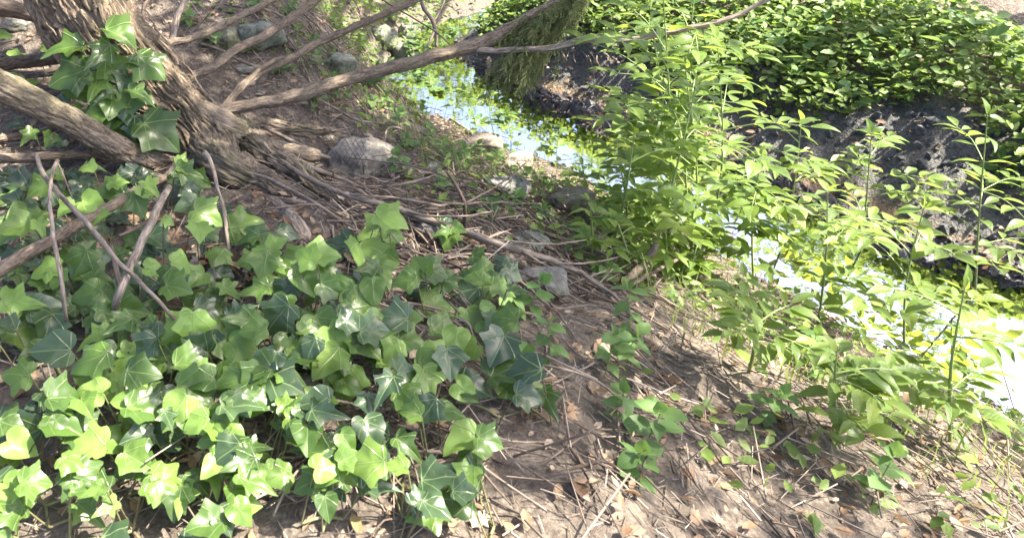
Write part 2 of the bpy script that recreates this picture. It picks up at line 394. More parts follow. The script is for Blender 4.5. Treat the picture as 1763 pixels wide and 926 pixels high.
IVYH = [(0, 0), (.16, -.12), (.36, -.08), (.46, .10), (.47, .28), (.42, .45), (.30, .64), (.17, .82), (.07, .94), (0, 1.0)]
IVYL = [(0, 0), (.12, -.08), (.27, -.07), (.34, .05), (.28, .18), (.36, .28), (.50, .40), (.33, .47), (.20, .52), (.14, .78), (.06, 1.0), (0, 1.14)]
ivy_meshes = {}
for mk in ('ivy', 'ivy_dark', 'ivy_lit'):
    ivy_meshes[mk] = [leaf_mesh('ivy_leaf', o, (0, .3), f, d, wv, mk, 2 if mk != 'ivy_lit' else 2, i)
                      for i, (o, f, d, wv) in enumerate([(IVY5, .3, .28, .05), (IVY5, .05, .5, .07), (IVY3, .42, .12, .05), (IVY3, .14, .45, .07), (IVYH, .35, .3, .05), (IVYL, .4, .35, .05), (IVYL, .12, -.15, .07), (IVY5, -.25, .3, .07), (IVYH, -.1, .5, .08), (IVY3, .6, .3, .06)])]
LANCE = [(0, 0), (.07, .08), (.15, .25), (.19, .42), (.165, .60), (.10, .80), (.035, .95), (0, 1.02)]
OVATE = [(0, 0), (.13, .06), (.25, .24), (.28, .42), (.22, .62), (.12, .82), (.03, .96), (0, 1.0)]
ROUND = [(0, 0), (.2, .03), (.37, .2), (.42, .45), (.32, .7), (.15, .9), (0, 1.0)]
shrub_meshes = [leaf_mesh('sapling_leaf', o, (0, .42), f, d, wv, 'shrub', 1, i) for i, (o, f, d, wv) in enumerate([(LANCE, .35, .3, .02), (LANCE, .2, .45, .02), (OVATE, .3, .25, .02), (OVATE, .15, .4, .03), (LANCE, .4, .15, .02)])]
herb_meshes = [leaf_mesh('herb_leaf', o, (0, .42), f, d, wv, 'herb', 1, i) for i, (o, f, d, wv) in enumerate([(OVATE, .3, .3, .02), (ROUND, .2, .25, .03), (OVATE, .15, .5, .02), (ROUND, .1, .1, .04)])]
OAK = [(0, 0), (.06, .08), (.2, .14), (.12, .24), (.3, .36), (.16, .46), (.34, .60), (.18, .68), (.24, .86), (.1, .92), (0, 1.0)]
dead_meshes = [leaf_mesh('dry_leaf', o, (0, .45), f, d, wv, 'deadleaf', 1, i) for i, (o, f, d, wv) in enumerate([(OAK, .3, -.3, .05), (OAK, -.25, .3, .06), (OVATE, .9, -.4, .04), (OVATE, .4, .5, .05), (OAK, .1, .1, .07)])]
def place_leaf(me, name, parent, pos, tip, nor, size, base):
    y = tip.normalized(); x = y.cross(nor)
    if x.length < 1e-4: x = y.orthogonal()
    x.normalize(); z = x.cross(y)
    o = bpy.data.objects.new(name, me); col.objects.link(o); o.parent = parent
    m = Matrix((x, y, z)).transposed().to_4x4() @ Matrix.Scale(size, 4); m.translation = pos - base
    o.matrix_basis = m
    return o
def rv(a=1.0): return Vector((random.uniform(-a, a), random.uniform(-a, a), random.uniform(-a, a)))

# ================================================================== THE SETTING
def axis(lo, hi, step, far):
    a = list(np.arange(lo, hi + 1e-6, step)); g = step
    x = hi
    while x < far[1]: g *= 1.18; x += g; a.append(x)
    g = step; x = lo
    while x > far[0]: g *= 1.18; x -= g; a.insert(0, x)
    return np.array(a)
def ground():
    xs, ys = axis(-2.8, 4.4, .03, (-70, 70)), axis(.3, 7.6, .03, (-40, 90))
    X, Y = np.meshgrid(xs, ys); Z = hgt(X, Y); nx, ny = len(xs), len(ys)
    V = np.stack([X, Y, Z], -1).reshape(1, -1, 3)
    i = (np.arange(ny - 1)[:, None] * nx + np.arange(nx - 1)[None]).reshape(-1)
    o = raw_mesh('ground', V, np.stack([i, i + 1, i + nx + 1, i + nx], 1), 'soil', 'structure')
    d = sdist(X, Y) + .15 * vnoise(X * 3, Y * 3, 8)
    mud = np.clip((d + 1.35) / .3, 0, 1) * np.clip((.9 - d) / .4, 0, 1) * np.where(d < 0, 1, .7)
    bed = np.clip((.6 - np.abs(d - .06)) / .14, 0, 1)
    c = np.stack([mud, bed, 0 * mud, 0 * mud + 1], -1).reshape(-1)
    a = o.data.attributes.new('zone', 'FLOAT_COLOR', 'POINT'); a.data.foreach_set('color', c.astype(np.float32))
ground()
def stream():
    V, Fc = [], []
    P, _ = smooth([Vector((x, y, 0)) for x, y in CL], [0] * len(CL), 8)
    for i, p in enumerate(P):
        t = (P[min(i + 1, len(P) - 1)] - P[max(i - 1, 0)]).normalized(); nn = Vector((-t.y, t.x, 0))
        for k in range(7): V.append(Vector((p.x, p.y, WATER)) + nn * (k - 3) / 3 * .95)
    for i in range(len(P) - 1):
        for k in range(6):
            a = i * 7 + k; Fc.append((a, a + 1, a + 8, a + 7))
    me = bpy.data.meshes.new('stream'); me.from_pydata(V, [], Fc); me.materials.append(M['water'])
    o = bpy.data.objects.new('stream', me); o['kind'] = 'structure'; col.objects.link(o)
stream()

# ================================================================== THE TREE
base_p = on_ground(368, 262); TY = base_p.y
T0 = depth(base_p)
tree = thing('juniper_tree', base_p, 'leaning old juniper with shaggy brown bark, low limbs and flared roots', 'tree')
def trunk():
    px = [(372, 300, 58, 0), (358, 262, 62, 0), (330, 222, 56, 0), (290, 180, 60, 0), (245, 135, 70, -.02), (200, 90, 77, -.05), (165, 45, 80, -.08), (140, 0, 81, -.1)]
    pts = [at(x, y, T0 + d) for x, y, r, d in px]; rad = [r * (T0 + d) / F for x, y, r, d in px]
    dirv = (pts[-1] - pts[-3]).normalized()
    for k in range(1, 6):
        dirv = (dirv + Vector((.03, .05, .28))).normalized(); pts.append(pts[-1] + dirv * .6); rad.append(rad[-1] * .9)
    P, Q = smooth(pts, rad, 22)
    n = len(P); seg = 230; V, Fc, A = [], [], []
    u = Vector((1, 0, 0)); Ln = 0
    for i in range(n):
        t = (P[min(i + 1, n - 1)] - P[max(i - 1, 0)]).normalized(); u = (u - t * u.dot(t)).normalized(); v = t.cross(u)
        if i: Ln += (P[i] - P[i - 1]).length
        for k in range(seg):
            a = 2 * math.pi * k / seg; c, s = math.cos(a), math.sin(a)
            tw = a + Ln * .12
            f1 = noise.noise(Vector((math.cos(tw) * 1.3, math.sin(tw) * 1.3, Ln * 1.1)))
            wp = .5 * noise.noise(Vector((c * 2, s * 2, Ln * 7 + 3))); tw += .16 * noise.noise(Vector((c * 3, s * 3, Ln * 9 + 40)))
            f2 = noise.noise(Vector((math.cos(tw) * 4.6, math.sin(tw) * 4.6, Ln * 3.6 + 9 + wp)))
            f3 = noise.noise(Vector((math.cos(tw) * 11, math.sin(tw) * 11, Ln * 10 + 19 + wp * 2)))
            f4 = noise.noise(Vector((math.cos(tw) * 26, math.sin(tw) * 26, Ln * 9 + 29)))
            ridge = (1 - abs(f2) * 2.2); ridge3 = (1 - abs(f3) * 2.4)
            r = Q[i] * (1 + .13 * f1) - .018 * math.exp(-(f2 / .08) ** 2) - .009 * math.exp(-(f3 / .11) ** 2) + .012 * f3 + .010 * f4
            V.append(P[i] + (u * c + v * s) * r); A.append((c * Q[i], s * Q[i], Ln))
    for i in range(n - 1):
        for k in range(seg):
            k2 = (k + 1) % seg; Fc.append((i * seg + k, i * seg + k2, (i + 1) * seg + k2, (i + 1) * seg + k))
    mb = MB(); mb.V, mb.Fc, mb.A = V, Fc, A
    tr = mb.build('trunk', 'trunk', tree)
    # loose strips of bark lying along the trunk
    def surf(i, a, lift):
        t = (P[min(i + 1, n - 1)] - P[max(i - 1, 0)]).normalized(); uu = Vector((1, 0, 0)); uu = (uu - t * uu.dot(t)).normalized()
        return P[i] + (uu * math.cos(a) + t.cross(uu) * math.sin(a)) * (Q[i] * 1.03 + lift)
    for k in range(55):
        i0 = random.randint(20, 140); a0 = random.uniform(-2.9, .5); ln = random.randint(12, 32)
        pp = [surf(min(i0 + int(ln * q / 4), n - 1), a0 + .03 * q / 4 + random.uniform(-.02, .02), random.uniform(-.002, .010)) for q in range(5)]
        wd = random.uniform(.004, .011); mb = MB()
        for q, p in enumerate(pp):
            t = (pp[min(q + 1, 4)] - pp[max(q - 1, 0)]).normalized(); o_ = (p - P[min(i0 + int(ln * q / 4), n - 1)]).normalized(); sd = t.cross(o_)
            ww = wd * (.35 if q in (0, 4) else 1)
            for e, (ss, hh) in enumerate(((-1, 0), (-.3, .004), (.5, .005), (1, 0))):
                mb.V.append(p + sd * ss * ww + o_ * (hh - .002)); mb.A.append((ss * ww + k, hh, q * .03))
        for q in range(4):
            for e in range(3): mb.Fc.append((q * 4 + e, q * 4 + e + 1, q * 4 + 5 + e, q * 4 + 4 + e))
        mb.build('bark_strip', 'trunk', tr, tree.location)
    return P, Q
TP, TQ = trunk()

def limb(name, px, m='limb', seg=12, parent=tree, rough=.10, t0=None, wob=.006, sub=6):
    """px: (x, y, width in px, t)"""
    pts = [at(x, y, t) for x, y, wd, t in px]; rad = [wd / 2 * t / F for x, y, wd, t in px]
    mb = MB()
    if seg >= 12: P, Q = mb.barky(pts, rad, 40 if seg < 30 else 72, 12, .55, wob)
    else: P, Q = mb.tube(pts, rad, seg, sub, rough, wob=wob)
    o = mb.build(name, m, parent)
    return o, P, Q
D = T0
left_limb, LP, LQ = limb('limb', [(356, 282, 40, D - .04), (320, 286, 37, D - .1), (262, 280, 38, D - .2), (205, 258, 42, D - .3), (150, 226, 46, D - .4), (95, 195, 50, D - .48), (40, 166, 54, D - .55), (-20, 140, 58, D - .62), (-120, 100, 60, D - .72), (-300, -20, 58, D - .8)], 'root', seg=32, rough=.13)
long_limb, P1, Q1 = limb('limb', [(352, 214, 22, D), (385, 193, 24, D), (440, 180, 21, D + .02), (500, 168, 21, D + .05), (565, 149, 22, D + .1), (640, 125, 22, D + .16), (720, 104, 23, D + .22), (790, 86, 23, D + .28), (835, 71, 25, D + .32), (880, 48, 21, D + .36), (935, 18, 19, D + .4), (1000, -10, 17, D + .45), (1090, -60, 15, D + .5), (1200, -150, 12, D + .6)], seg=20, rough=.12)
side_branch, P1b, Q1b = limb('branch', [(812, 82, 12, D + .3), (845, 88, 11, D + .29), (900, 86, 10, D + .27), (960, 81, 11, D + .25), (1005, 69, 13, D + .23), (1045, 68, 13, D + .22), (1090, 68, 10, D + .2), (1140, 59, 10, D + .18), (1200, 47, 9, D + .16), (1270, 26, 8, D + .14), (1360, -20, 6, D + .1)], 'dead', 12, long_limb, .16)
l2, P2, Q2 = limb('limb', [(365, 212, 18, D + .03), (387, 188, 17, D + .04), (408, 157, 14, D + .1), (440, 130, 14, D + .2), (500, 101, 14, D + .36), (560, 69, 13, D + .5), (640, 34, 13, D + .64), (720, -2, 12, D + .8), (840, -60, 9, D + 1.0)], seg=14, rough=.14)
limb('branch', [(425, 141, 10, D + .16), (445, 121, 9, D + .2), (470, 106, 8, D + .24), (488, 99, 6, D + .27)], 'limb', 8, l2)
l3, P3, Q3 = limb('limb', [(305, 148, 20, D + .02), (330, 133, 18, D + .05), (370, 113, 17, D + .14), (405, 86, 16, D + .25), (450, 66, 17, D + .38), (500, 31, 15, D + .52), (545, 0, 13, D + .66), (640, -70, 10, D + .9)], seg=16, rough=.14)
l4, P4, Q4 = limb('limb', [(270, 88, 16, D - .02), (296, 75, 14, D + .03), (350, 59, 14, D + .2), (410, 30, 13, D + .38), (470, 0, 12, D + .55), (560, -50, 9, D + .8)], seg=14, rough=.12)
limb('limb', [(285, 88, 12, D + .02), (297, 72, 12, D + .06), (301, 40, 12, D + .16), (318, -2, 11, D + .28), (330, -60, 9, D + .45)], 'dead', 12)
limb('limb', [(240, 48, 11, D - .03), (246, 28, 9, D + .0), (250, 10, 8, D + .03), (268, -8, 6, D + .06), (290, -40, 5, D + .1)], 'dark', 8)
limb('limb', [(150, 92, 26, D + .14), (80, 101, 24, D + .12), (30, 108, 23, D + .08), (-30, 112, 24, D), (-200, 90, 22, D - .1)], 'limb', 14)
limb('limb', [(140, 118, 16, D + .22), (85, 125, 14, D + .24), (25, 127, 13, D + .24), (-60, 120, 12, D + .2)], 'limb', 12)
limb('limb', [(190, 150, 22, D + .2), (110, 158, 20, D + .22), (50, 152, 17, D + .24), (-40, 150, 15, D + .25)], 'dark', 12)
limb('limb', [(205, 275, 12, D - .1), (150, 269, 16, D - .18), (80, 270, 17, D - .28), (20, 273, 17, D - .36), (-60, 280, 16, D - .45)], 'limb', 14)
limb('limb', [(130, 205, 12, D + .05), (60, 232, 15, D - .05), (0, 241, 15, D - .12), (-80, 250, 14, D - .2)], 'limb', 12)
limb('limb', [(70, 28, 26, D + .5), (40, 22, 30, D + .44), (0, 14, 32, D + .38), (-80, 0, 30, D + .3)], 'dark', 14)

def gpt(px, py, h): return on_ground(px, py, h)
def root(px, m='root', seg=20, rough=.2):
    """px: (x, y, width px, height of the centre above the soil or a depth given as ('t', t))"""
    pts, rad = [], []
    for x, y, wd, h in px:
        p = at(x, y, h[1]) if isinstance(h, tuple) else gpt(x, y, h)
        pts.append(p); rad.append(wd / 2 * depth(p) / F)
    mb = MB()
    if seg > 20: mb.barky(pts, rad, 96, 16, 1.0, .012)
    else: mb.barky(pts, rad, 40, 12, .6, .01)
    return mb.build('root', m, tree)
root([(338, 205, 76, ('t', D)), (372, 222, 84, ('t', D + .01)), (420, 244, 74, .05), (465, 272, 58, .035), (515, 305, 46, .02), (565, 338, 34, .006), (615, 368, 20, -.006), (660, 395, 10, -.02)], seg=40)
root([(350, 250, 80, ('t', D - .03)), (392, 290, 74, .04), (440, 310, 56, .02), (490, 330, 40, .0), (540, 352, 24, -.015)], seg=36)
root([(380, 222, 40, ('t', D + .06)), (430, 213, 34, .03), (480, 220, 28, .015), (530, 226, 26, .01), (580, 232, 20, -.005), (640, 240, 12, -.02)], seg=24)
root([(455, 345, 20, -.01), (490, 365, 30, .0), (510, 392, 38, .004), (522, 415, 34, -.002), (530, 440, 20, -.02)], 'dead', 20, .1)
root([(420, 250, 30, .05), (470, 262, 26, .02), (520, 292, 20, .01), (560, 325, 14, -.004)], seg=16)
root([(330, 280, 50, ('t', D - .05)), (300, 310, 40, .0), (270, 340, 26, -.02)], seg=20)
root([(420, 268, 18, .06), (450, 292, 16, .045), (482, 312, 12, .02), (520, 322, 8, .0)], seg=10)

# hanging scale-leaf foliage of the long limb
def spray():
    Vs = []
    starts = [p for p in P1 if True]
    sel = [p for p in P1 if 4.0 > depth(p) and 895 < CX + (p - CAM).x / depth(p) * F < 1010]
    def prism(a, b, r): Vs.append((a, b, r))
    for k in range(130):
        p = random.choice(sel) + rv(.012); d = depth(p)
        X, Y = CX + (p - CAM).dot(RIGHT) / d * F, CY - (p - CAM).dot(UP) / d * F
        ex = X + random.uniform(-85, -5); ey = Y + random.uniform(45, 150) * (1 if X < 975 else .55)
        if k % 3 == 0: ex, ey = random.uniform(868, 925), random.uniform(105, 158)
        e = at(ex, ey, d + random.uniform(-.16, .12)); mid = p.lerp(e, .45) + Vector((.03, 0, .03))
        Pp, _ = smooth([p, mid, e], [0] * 3, 10)
        for i in range(len(Pp) - 1):
            prism(Pp[i], Pp[i + 1], .0016 * (1 - .5 * i / len(Pp)))
            if i < 3: continue
            t = (Pp[i + 1] - Pp[i]).normalized(); sd = t.cross(rv()).normalized()
            for sgn in (-1, 1):
                ln = random.uniform(.018, .042); q = Pp[i].lerp(Pp[i + 1], random.random()); dd = (t * 1.1 + sd * sgn * .75 + Vector((0, 0, -.15))).normalized()
                prism(q, q + dd * ln, .0013)
                for s2 in (-1, 1):
                    for fr in (.35, .7):
                        prism(q + dd * ln * fr, q + dd * ln * fr + (dd + sd.cross(t) * s2 * .35 + sd * s2 * .45).normalized() * ln * .42, .0011)
    n = len(Vs); V = np.zeros((n, 6, 3))
    for i, (a, b, r) in enumerate(Vs):
        t = (b - a).normalized(); u = t.orthogonal().normalized(); v = t.cross(u)
        for k in range(3):
            o = (u * math.cos(k * 2.094) + v * math.sin(k * 2.094)) * r
            V[i, k] = a + o; V[i, 3 + k] = b + o * .6
    Fa = np.array([(0, 1, 4, 3), (1, 2, 5, 4), (2, 0, 3, 5)])
    raw_mesh('foliage_spray', V, Fa, 'spray', 'stuff', long_limb)
spray()
# dry curled scraps hanging on the side branch and dead spurs on the limbs
for k in range(26):
    P_ = random.choice((P1b, P1b, P1, P2, P3, P4)); i = random.randint(6, len(P_) - 8); p = P_[i]
    mb = MB(); d = Vector((random.uniform(-.5, .5), random.uniform(-.4, .4), random.uniform(-.9, .4))).normalized(); ln = random.uniform(.02, .09)
    mb.tube([p, p + d * ln * .5 + rv(.008), p + d * ln + rv(.015)], [.003, .002, .001], 5, 3)
    mb.build('spur', 'dead', {id(P1b): side_branch, id(P1): long_limb, id(P2): l2, id(P3): l3, id(P4): l4}[id(P_)])

# ================================================================== CANOPY AROUND THE PLACE
LEAFT = np.array([(0, 0, 0), (.26, .35, .06), (.2, .7, .02), (0, 1, -.06), (-.2, .7, .02), (-.26, .35, .06)], float)
LEAFF = np.array([(0, 1, 2, 3), (0, 3, 4, 5)])
def leaf_cloud(centres, radii, per, size, flat=.6):
    c = np.repeat(np.array(centres), per, 0); r = np.repeat(np.array(radii), per)
    n = len(c); v = rng.normal(size=(n, 3)); v /= np.linalg.norm(v, axis=1, keepdims=True)
    pos = c + v * (r * rng.random(n) ** .45)[:, None] * np.array([1, 1, flat])
    d = rng.normal(size=(n, 3)); d[:, 2] -= .3
    nor = rng.normal(size=(n, 3)) * .55 + np.array([0, 0, 1]); 
    return put(LEAFT, frames(n, d, nor), size * rng.uniform(.6, 1.25, n), pos)
def overhang_tree(name, label, base, lean_to, spots, m='canopy', size=.12, per=210, rad=(.28, .6), tr=.16):
    b = Vector((base[0], base[1], hz(*base) - .05)); t = thing(name, b, label, 'tree', 'trees overhanging the brook')
    top = Vector(lean_to); mb = MB(); mid = b.lerp(top, .5) + Vector((0, 0, .6))
    mb.tube([b, mid, top], [tr, tr * .75, tr * .4], 14, 8, .12); mb.build('trunk', 'limb', t)
    cs, rs = [], []
    for s in spots:
        cs.append(s); rs.append(random.uniform(*rad))
    for s in random.sample(spots, min(14, len(spots))):
        s = Vector(s); a = b.lerp(top, random.uniform(.6, 1.0)) + Vector((0, 0, .25)); mb = MB()
        mb.tube([a, a.lerp(s, .5) + Vector((0, 0, .3)), s], [tr * .3, tr * .18, .012], 7, 4, .1); mb.build('branch', 'limb', t)
    raw_mesh('crown', leaf_cloud(cs, rs, per, size), LEAFF, m, 'stuff', t)
def spots_over(n, xr, yr, zr, gap):
    """crown clumps whose shade falls over the ground rectangle xr, yr; gap(x, y) is the share of open sky there"""
    o = []
    while len(o) < n:
        x, y, z = random.uniform(*xr), random.uniform(*yr), random.uniform(*zr)
        if random.random() < gap(x, y): continue
        k = (z - 0) / SUNV.z; o.append((x + SUNV.x * k, y + SUNV.y * k, z))
    return o
SHADE = [
    ('overhanging_tree', 'broadleaf tree leaning over the brook from the far bank', (5.5, 10.5), (2.6, 6.6, 4.6), 20, (-.6, 2.6), (.4, 4.6), (4.0, 6.0)),
    ('overhanging_tree', 'broadleaf tree rising behind the stones upstream', (-3.2, 9.6), (-.6, 7.0, 4.6), 40, (-3.0, .9), (1.4, 5.4), (4.0, 6.0)),
    ('overhanging_tree', 'broadleaf tree standing by the brook downstream', (8.2, 5.2), (5.2, 4.6, 4.8), 6, (1.8, 5.5), (-.5, 5.0), (4.0, 6.0)),
]
for nm, lb, bs, top, n, xr, yr, zr in SHADE:
    overhang_tree(nm, lb, bs, top, spots_over(n, xr, yr, zr, lambda x, y: .7 if x > 1.2 else .1))
# the juniper's own crown high above the leaning trunk
cs = [(TP[-1] + Vector((random.gauss(0, .8), random.gauss(0, .7), random.gauss(.3, .6)))) for _ in range(40)]
raw_mesh('crown', leaf_cloud([tuple(c) for c in cs], [random.uniform(.2, .42) for _ in cs], 130, .09), LEAFF, 'spray', 'stuff', tree)
# woodland beyond the far bank, mirrored in the water
for i, (x, y, h) in enumerate([(-1.5, 17, 6), (8.4, 19, 7), (12, 13.5, 7), (2.4, 25, 5.0), (-6, 19, 8), (2.0, 19, 4), (5.2, 21, 4.5), (9.2, 15.5, 6.5), (15, 11, 7), (18, 7, 7)]):
    sp = [(x + random.gauss(0, 1.2), y + random.gauss(0, 1.0), hz(x, y) + 1.0 + abs(random.gauss(.5, .28)) * h) for _ in range(30)]
    overhang_tree('woodland_tree', ['slender broadleaf tree in the wood beyond the upstream bend', 'tall broadleaf tree in the wood across the brook', 'spreading broadleaf tree in the wood downstream', 'distant broadleaf tree at the back of the wood', 'broad leafy tree at the edge of the wood upstream', 'young broadleaf tree straight across the brook', 'bushy broadleaf tree beside the young one across the brook', 'rounded broadleaf tree between the tall and spreading trees', 'leafy tree far down the brook', 'last leafy tree down the brook'][i], (x, y), (x + .2, y, hz(x, y) + h * .7), sp, 'canopy', .17, 130, (.5, 1.0), .18)

# ================================================================== STONES
import bmesh
def ico(sub):
    bm = bmesh.new(); bmesh.ops.create_icosphere(bm, subdivisions=sub, radius=1)
    V = [v.co.copy() for v in bm.verts]; Fc = [tuple(v.index for v in f.verts) for f in bm.faces]; bm.free(); return V, Fc
ICO4, ICO4F = ico(4)
rock_bvh = {}
def rock(px, py, wd, ht, m, label, flat=1.0, sink=.3, dep=.8, cat='stone', group=None, rot=None, seed=None):
    rs = random.Random(seed if seed is not None else int(px * 7 + py)); p = on_ground(px, py + ht * .35); t = depth(p)
    sx, sz = wd / 2 * t / F, ht / 2 * t / F * 1.15
    planes = []
    for k in range(3 if cat == 'boulder' else 13):
        n = Vector((rs.gauss(0, 1), rs.gauss(0, 1), rs.gauss(0, .8))).normalized(); planes.append((n, rs.uniform(.58, .9) if cat != 'boulder' else rs.uniform(.82, .95)))
    planes.append((Vector((rs.uniform(-.15, .15), rs.uniform(-.15, .15), 1)).normalized(), .62 if cat != 'boulder' else .8))
    off = Vector((rs.random() * 40, rs.random() * 40, 0)); V = []
    ang = rs.uniform(-.35, .35) if rot is None else rot
    for d in ICO4:
        r = 1.05
        for n, h in planes:
            q = d.dot(n)
            if q > .05: r = min(r, h / q)
        v = d * r
        v = v * (1 + .12 * noise.noise(v * 1.9 + off) + .09 * noise.noise(v * 4.3 + off) + .045 * abs(noise.noise(v * 11 + off)) + .02 * noise.noise(v * 24 + off))
        x, y, z = v.x * sx, v.y * sx * dep, v.z * sz
        V.append(p + Vector((x * math.cos(ang) - y * math.sin(ang), x * math.sin(ang) + y * math.cos(ang), z + sz * (1 - sink * 1.6) * .5)))
    me = bpy.data.meshes.new('stone'); me.from_pydata([v - p for v in V], [], ICO4F)
    me.polygons.foreach_set('use_smooth', [True] * len(me.polygons)); me.materials.append(M[m]); me.update()
    o = bpy.data.objects.new('stone', me); o.location = p; col.objects.link(o); tag(o, label, cat, group)
    rock_bvh[label] = BVHTree.FromPolygons(V, ICO4F)
    return o
NET = 'rounded pale boulder beside the roots, partly covered by wire netting'
for a in [
    (622, 260, 132, 74, 'r_pale', NET, 1, .5, .8, 'boulder', None, .25, 5),
    (455, 52, 92, 56, 'r_green', 'angular grey-green slab beyond the bare limbs', 1, .2, .8, 'stone'),
    (398, 62, 44, 50, 'r_moss', 'yellowish mossy stone leaning beside the angular slab', 1, .2, .9, 'stone'),
    (588, 108, 62, 58, 'r_green', 'squat grey-green stone with leafy sprigs in front of it', 1, .2, .8, 'stone'),
    (662, 58, 54, 44, 'r_green', 'upper lichened block of the stone heap beside the brook', 1, .1, .8, 'stone'),
    (686, 84, 46, 36, 'r_green', 'middle lichened block of the stone heap beside the brook', 1, .15, .8, 'stone'),
    (650, 104, 48, 30, 'r_moss', 'low mossy block at the foot of the stone heap', 1, .2, .8, 'stone'),
    (700, 52, 34, 40, 'r_green', 'narrow upright block at the edge of the stone heap', 1, .15, .8, 'stone'),
    (430, 114, 50, 22, 'r_pale', 'pale flat stone on the bare needle floor', 1, .35, .8, 'stone'),
    (562, 234, 32, 12, 'r_pale', 'small pale flat chip of stone behind the roots', 1, .2, .8, 'stone'),
    (832, 244, 92, 44, 'r_tan', 'flat tan stone under the leafy herbs by the water', 1, .15, .8, 'stone'),
    (892, 272, 60, 40, 'r_pale', 'sunlit whitish stone on the grassy slope', 1, .1, .8, 'stone'),
    (870, 320, 92, 46, 'r_blue', 'flat blue-grey stone on the slope', 1, .12, .7, 'stone'),
    (982, 340, 90, 50, 'r_tan', 'weathered tan slab beside the saplings', 1, .12, .7, 'stone'),
    (745, 286, 48, 26, 'r_green', 'half-buried dark grey stone among seedlings', 1, .4, .8, 'stone'),
    (738, 390, 56, 44, 'r_blue', 'speckled grey stone behind the long fallen branch', 1, .12, .8, 'stone'),
    (905, 412, 84, 42, 'r_green', 'greenish grey stone beneath the heaped twigs', 1, .15, .7, 'stone'),
    (935, 476, 120, 56, 'r_blue', 'large rough grey stone under the crossing dead branches', 1, .2, .7, 'stone'),
    (1062, 430, 54, 34, 'r_tan', 'rounded brownish stone at the foot of the saplings', 1, .35, .8, 'stone'),
    (846, 434, 58, 28, 'r_blue', 'low grey stone under the end of the forked twig', 1, .4, .8, 'stone'),
    (1122, 306, 84, 34, 'r_tan', 'brown stone at the edge of the water behind the saplings', 1, .3, .8, 'stone'),
    (30, 36, 60, 26, 'r_blue', 'grey flat stone on the bare floor behind the trunk ivy', 1, .35, .8, 'stone'),
    (905, 300, 40, 20, 'r_pale', 'small pale stone in the grass above the blue-grey one', 1, .35, .8, 'stone'),
    (1010, 372, 46, 24, 'r_blue', 'small dark slab below the weathered tan slab', 1, .35, .8, 'stone'),
]: rock(*a)
# driftwood-like log behind the root
def stick(name, px, m, label, cat, group=None, seg=8, rough=.12, wob=.004, twigs=(), sub=5):
    """px: (x, y, width px, height above the soil) or height given as ('t', t)"""
    def cv(q):
        x, y, wd, h = q; p = at(x, y, h[1]) if isinstance(h, tuple) else on_ground(x, y, h)
        return p, wd / 2 * depth(p) / F
    pr = [cv(q) for q in px]; b = pr[0][0]
    if not twigs:
        mb = MB(); mb.tube([p for p, r in pr], [r for p, r in pr], seg, sub, rough, wob=wob)
        return tag(mb.build(name, m, None, b), label, cat, group)
    t = thing(name, b, label, cat, group)
    mb = MB(); mb.tube([p for p, r in pr], [r for p, r in pr], seg, sub, rough, wob=wob); mb.build('main_stem', m, t)
    for tw in twigs:
        pr2 = [cv(q) for q in tw]; mb = MB(); mb.tube([p for p, r in pr2], [r for p, r in pr2], 6, 4, rough, wob=wob * .7); mb.build('side_twig', m, t)
    return t
def netting():
    bv = rock_bvh[NET]; pts = {}
    def hit(x, y):
        r = ray(x, y).normalized(); h = bv.ray_cast(CAM, r); g = on_ground(x, y)
        p = h[0] if h[0] is not None and (h[0] - CAM).length < (g - CAM).length else g
        return p - r * .008
    mb = MB(); s = 9.0
    nx, ny = 8, 10
    for j in range(ny):
        for i in range(nx):
            pts[i, j] = hit(563 + i * s + (s / 2 if j % 2 else 0) + random.uniform(-.8, .8), 214 + j * s * .85 + i * .8 + random.uniform(-.8, .8))
    for j in range(ny):
        for i in range(nx):
            for di, dj in ((0, 1), (1 if j % 2 else -1, 1)):
                q = pts.get((i + di, j + dj))
                if q is not None and (q - pts[i, j]).length < .3: mb.tube([pts[i, j], q], [.0014, .0014], 4, 1, cap=False)
    o = mb.build('wire_netting', 'wire', None, pts[0, 0]); tag(o, 'sagging hexagonal wire netting draped over the pale boulder', 'netting')
netting()

# ================================================================== FALLEN BRANCHES
g = 'loose dead sticks'
stick('fallen_branch', [(478, 272, 8, .05), (520, 300, 9, .07), (575, 328, 10, .06), (650, 351, 11, .06), (720, 372, 12, .06), (800, 400, 13, .07), (870, 424, 12, .08), (940, 446, 11, .08), (1000, 470, 9, .07), (1055, 508, 7, .05), (1100, 560, 4, .02)], 'dead', 'long bare fallen branch reaching from the root across the twig litter', 'branch', g, 12, .12, .006,
      twigs=[[(690, 362, 5, .06), (740, 372, 4, .09), (800, 372, 3, .11), (850, 362, 2, .1)], [(830, 410, 5, .07), (900, 418, 4, .1), (960, 420, 3, .12), (1010, 412, 2, .12)], [(900, 434, 5, .07), (960, 470, 3, .06), (990, 510, 2, .03)], [(600, 335, 4, .06), (640, 338, 3, .08), (700, 342, 2, .08)], [(960, 455, 4, .08), (1020, 452, 3, .1), (1080, 440, 2, .12)]])
stick('fallen_branch', [(424, 296, 5, .06), (450, 303, 6, .06), (490, 322, 7, .06), (545, 352, 6, .05), (600, 388, 5, .03), (650, 425, 4, .01), (690, 470, 3, .0)], 'dead', 'thin straight dead stick lying across the two roots', 'branch', g, 8)
stick('fallen_branch', [(476, 255, 5, .05), (500, 268, 8, .05), (540, 290, 8, .04), (580, 305, 7, .03), (640, 330, 5, .02)], 'dead', 'smooth dead stick wedged above the big root', 'branch', g, 10)
stick('fallen_branch', [(455, 222, 4, .04), (495, 240, 8, .05), (530, 258, 8, .04), (562, 270, 7, .03), (600, 282, 4, .02)], 'dead', 'weathered stick lying behind the root by the boulder', 'branch', g, 10)
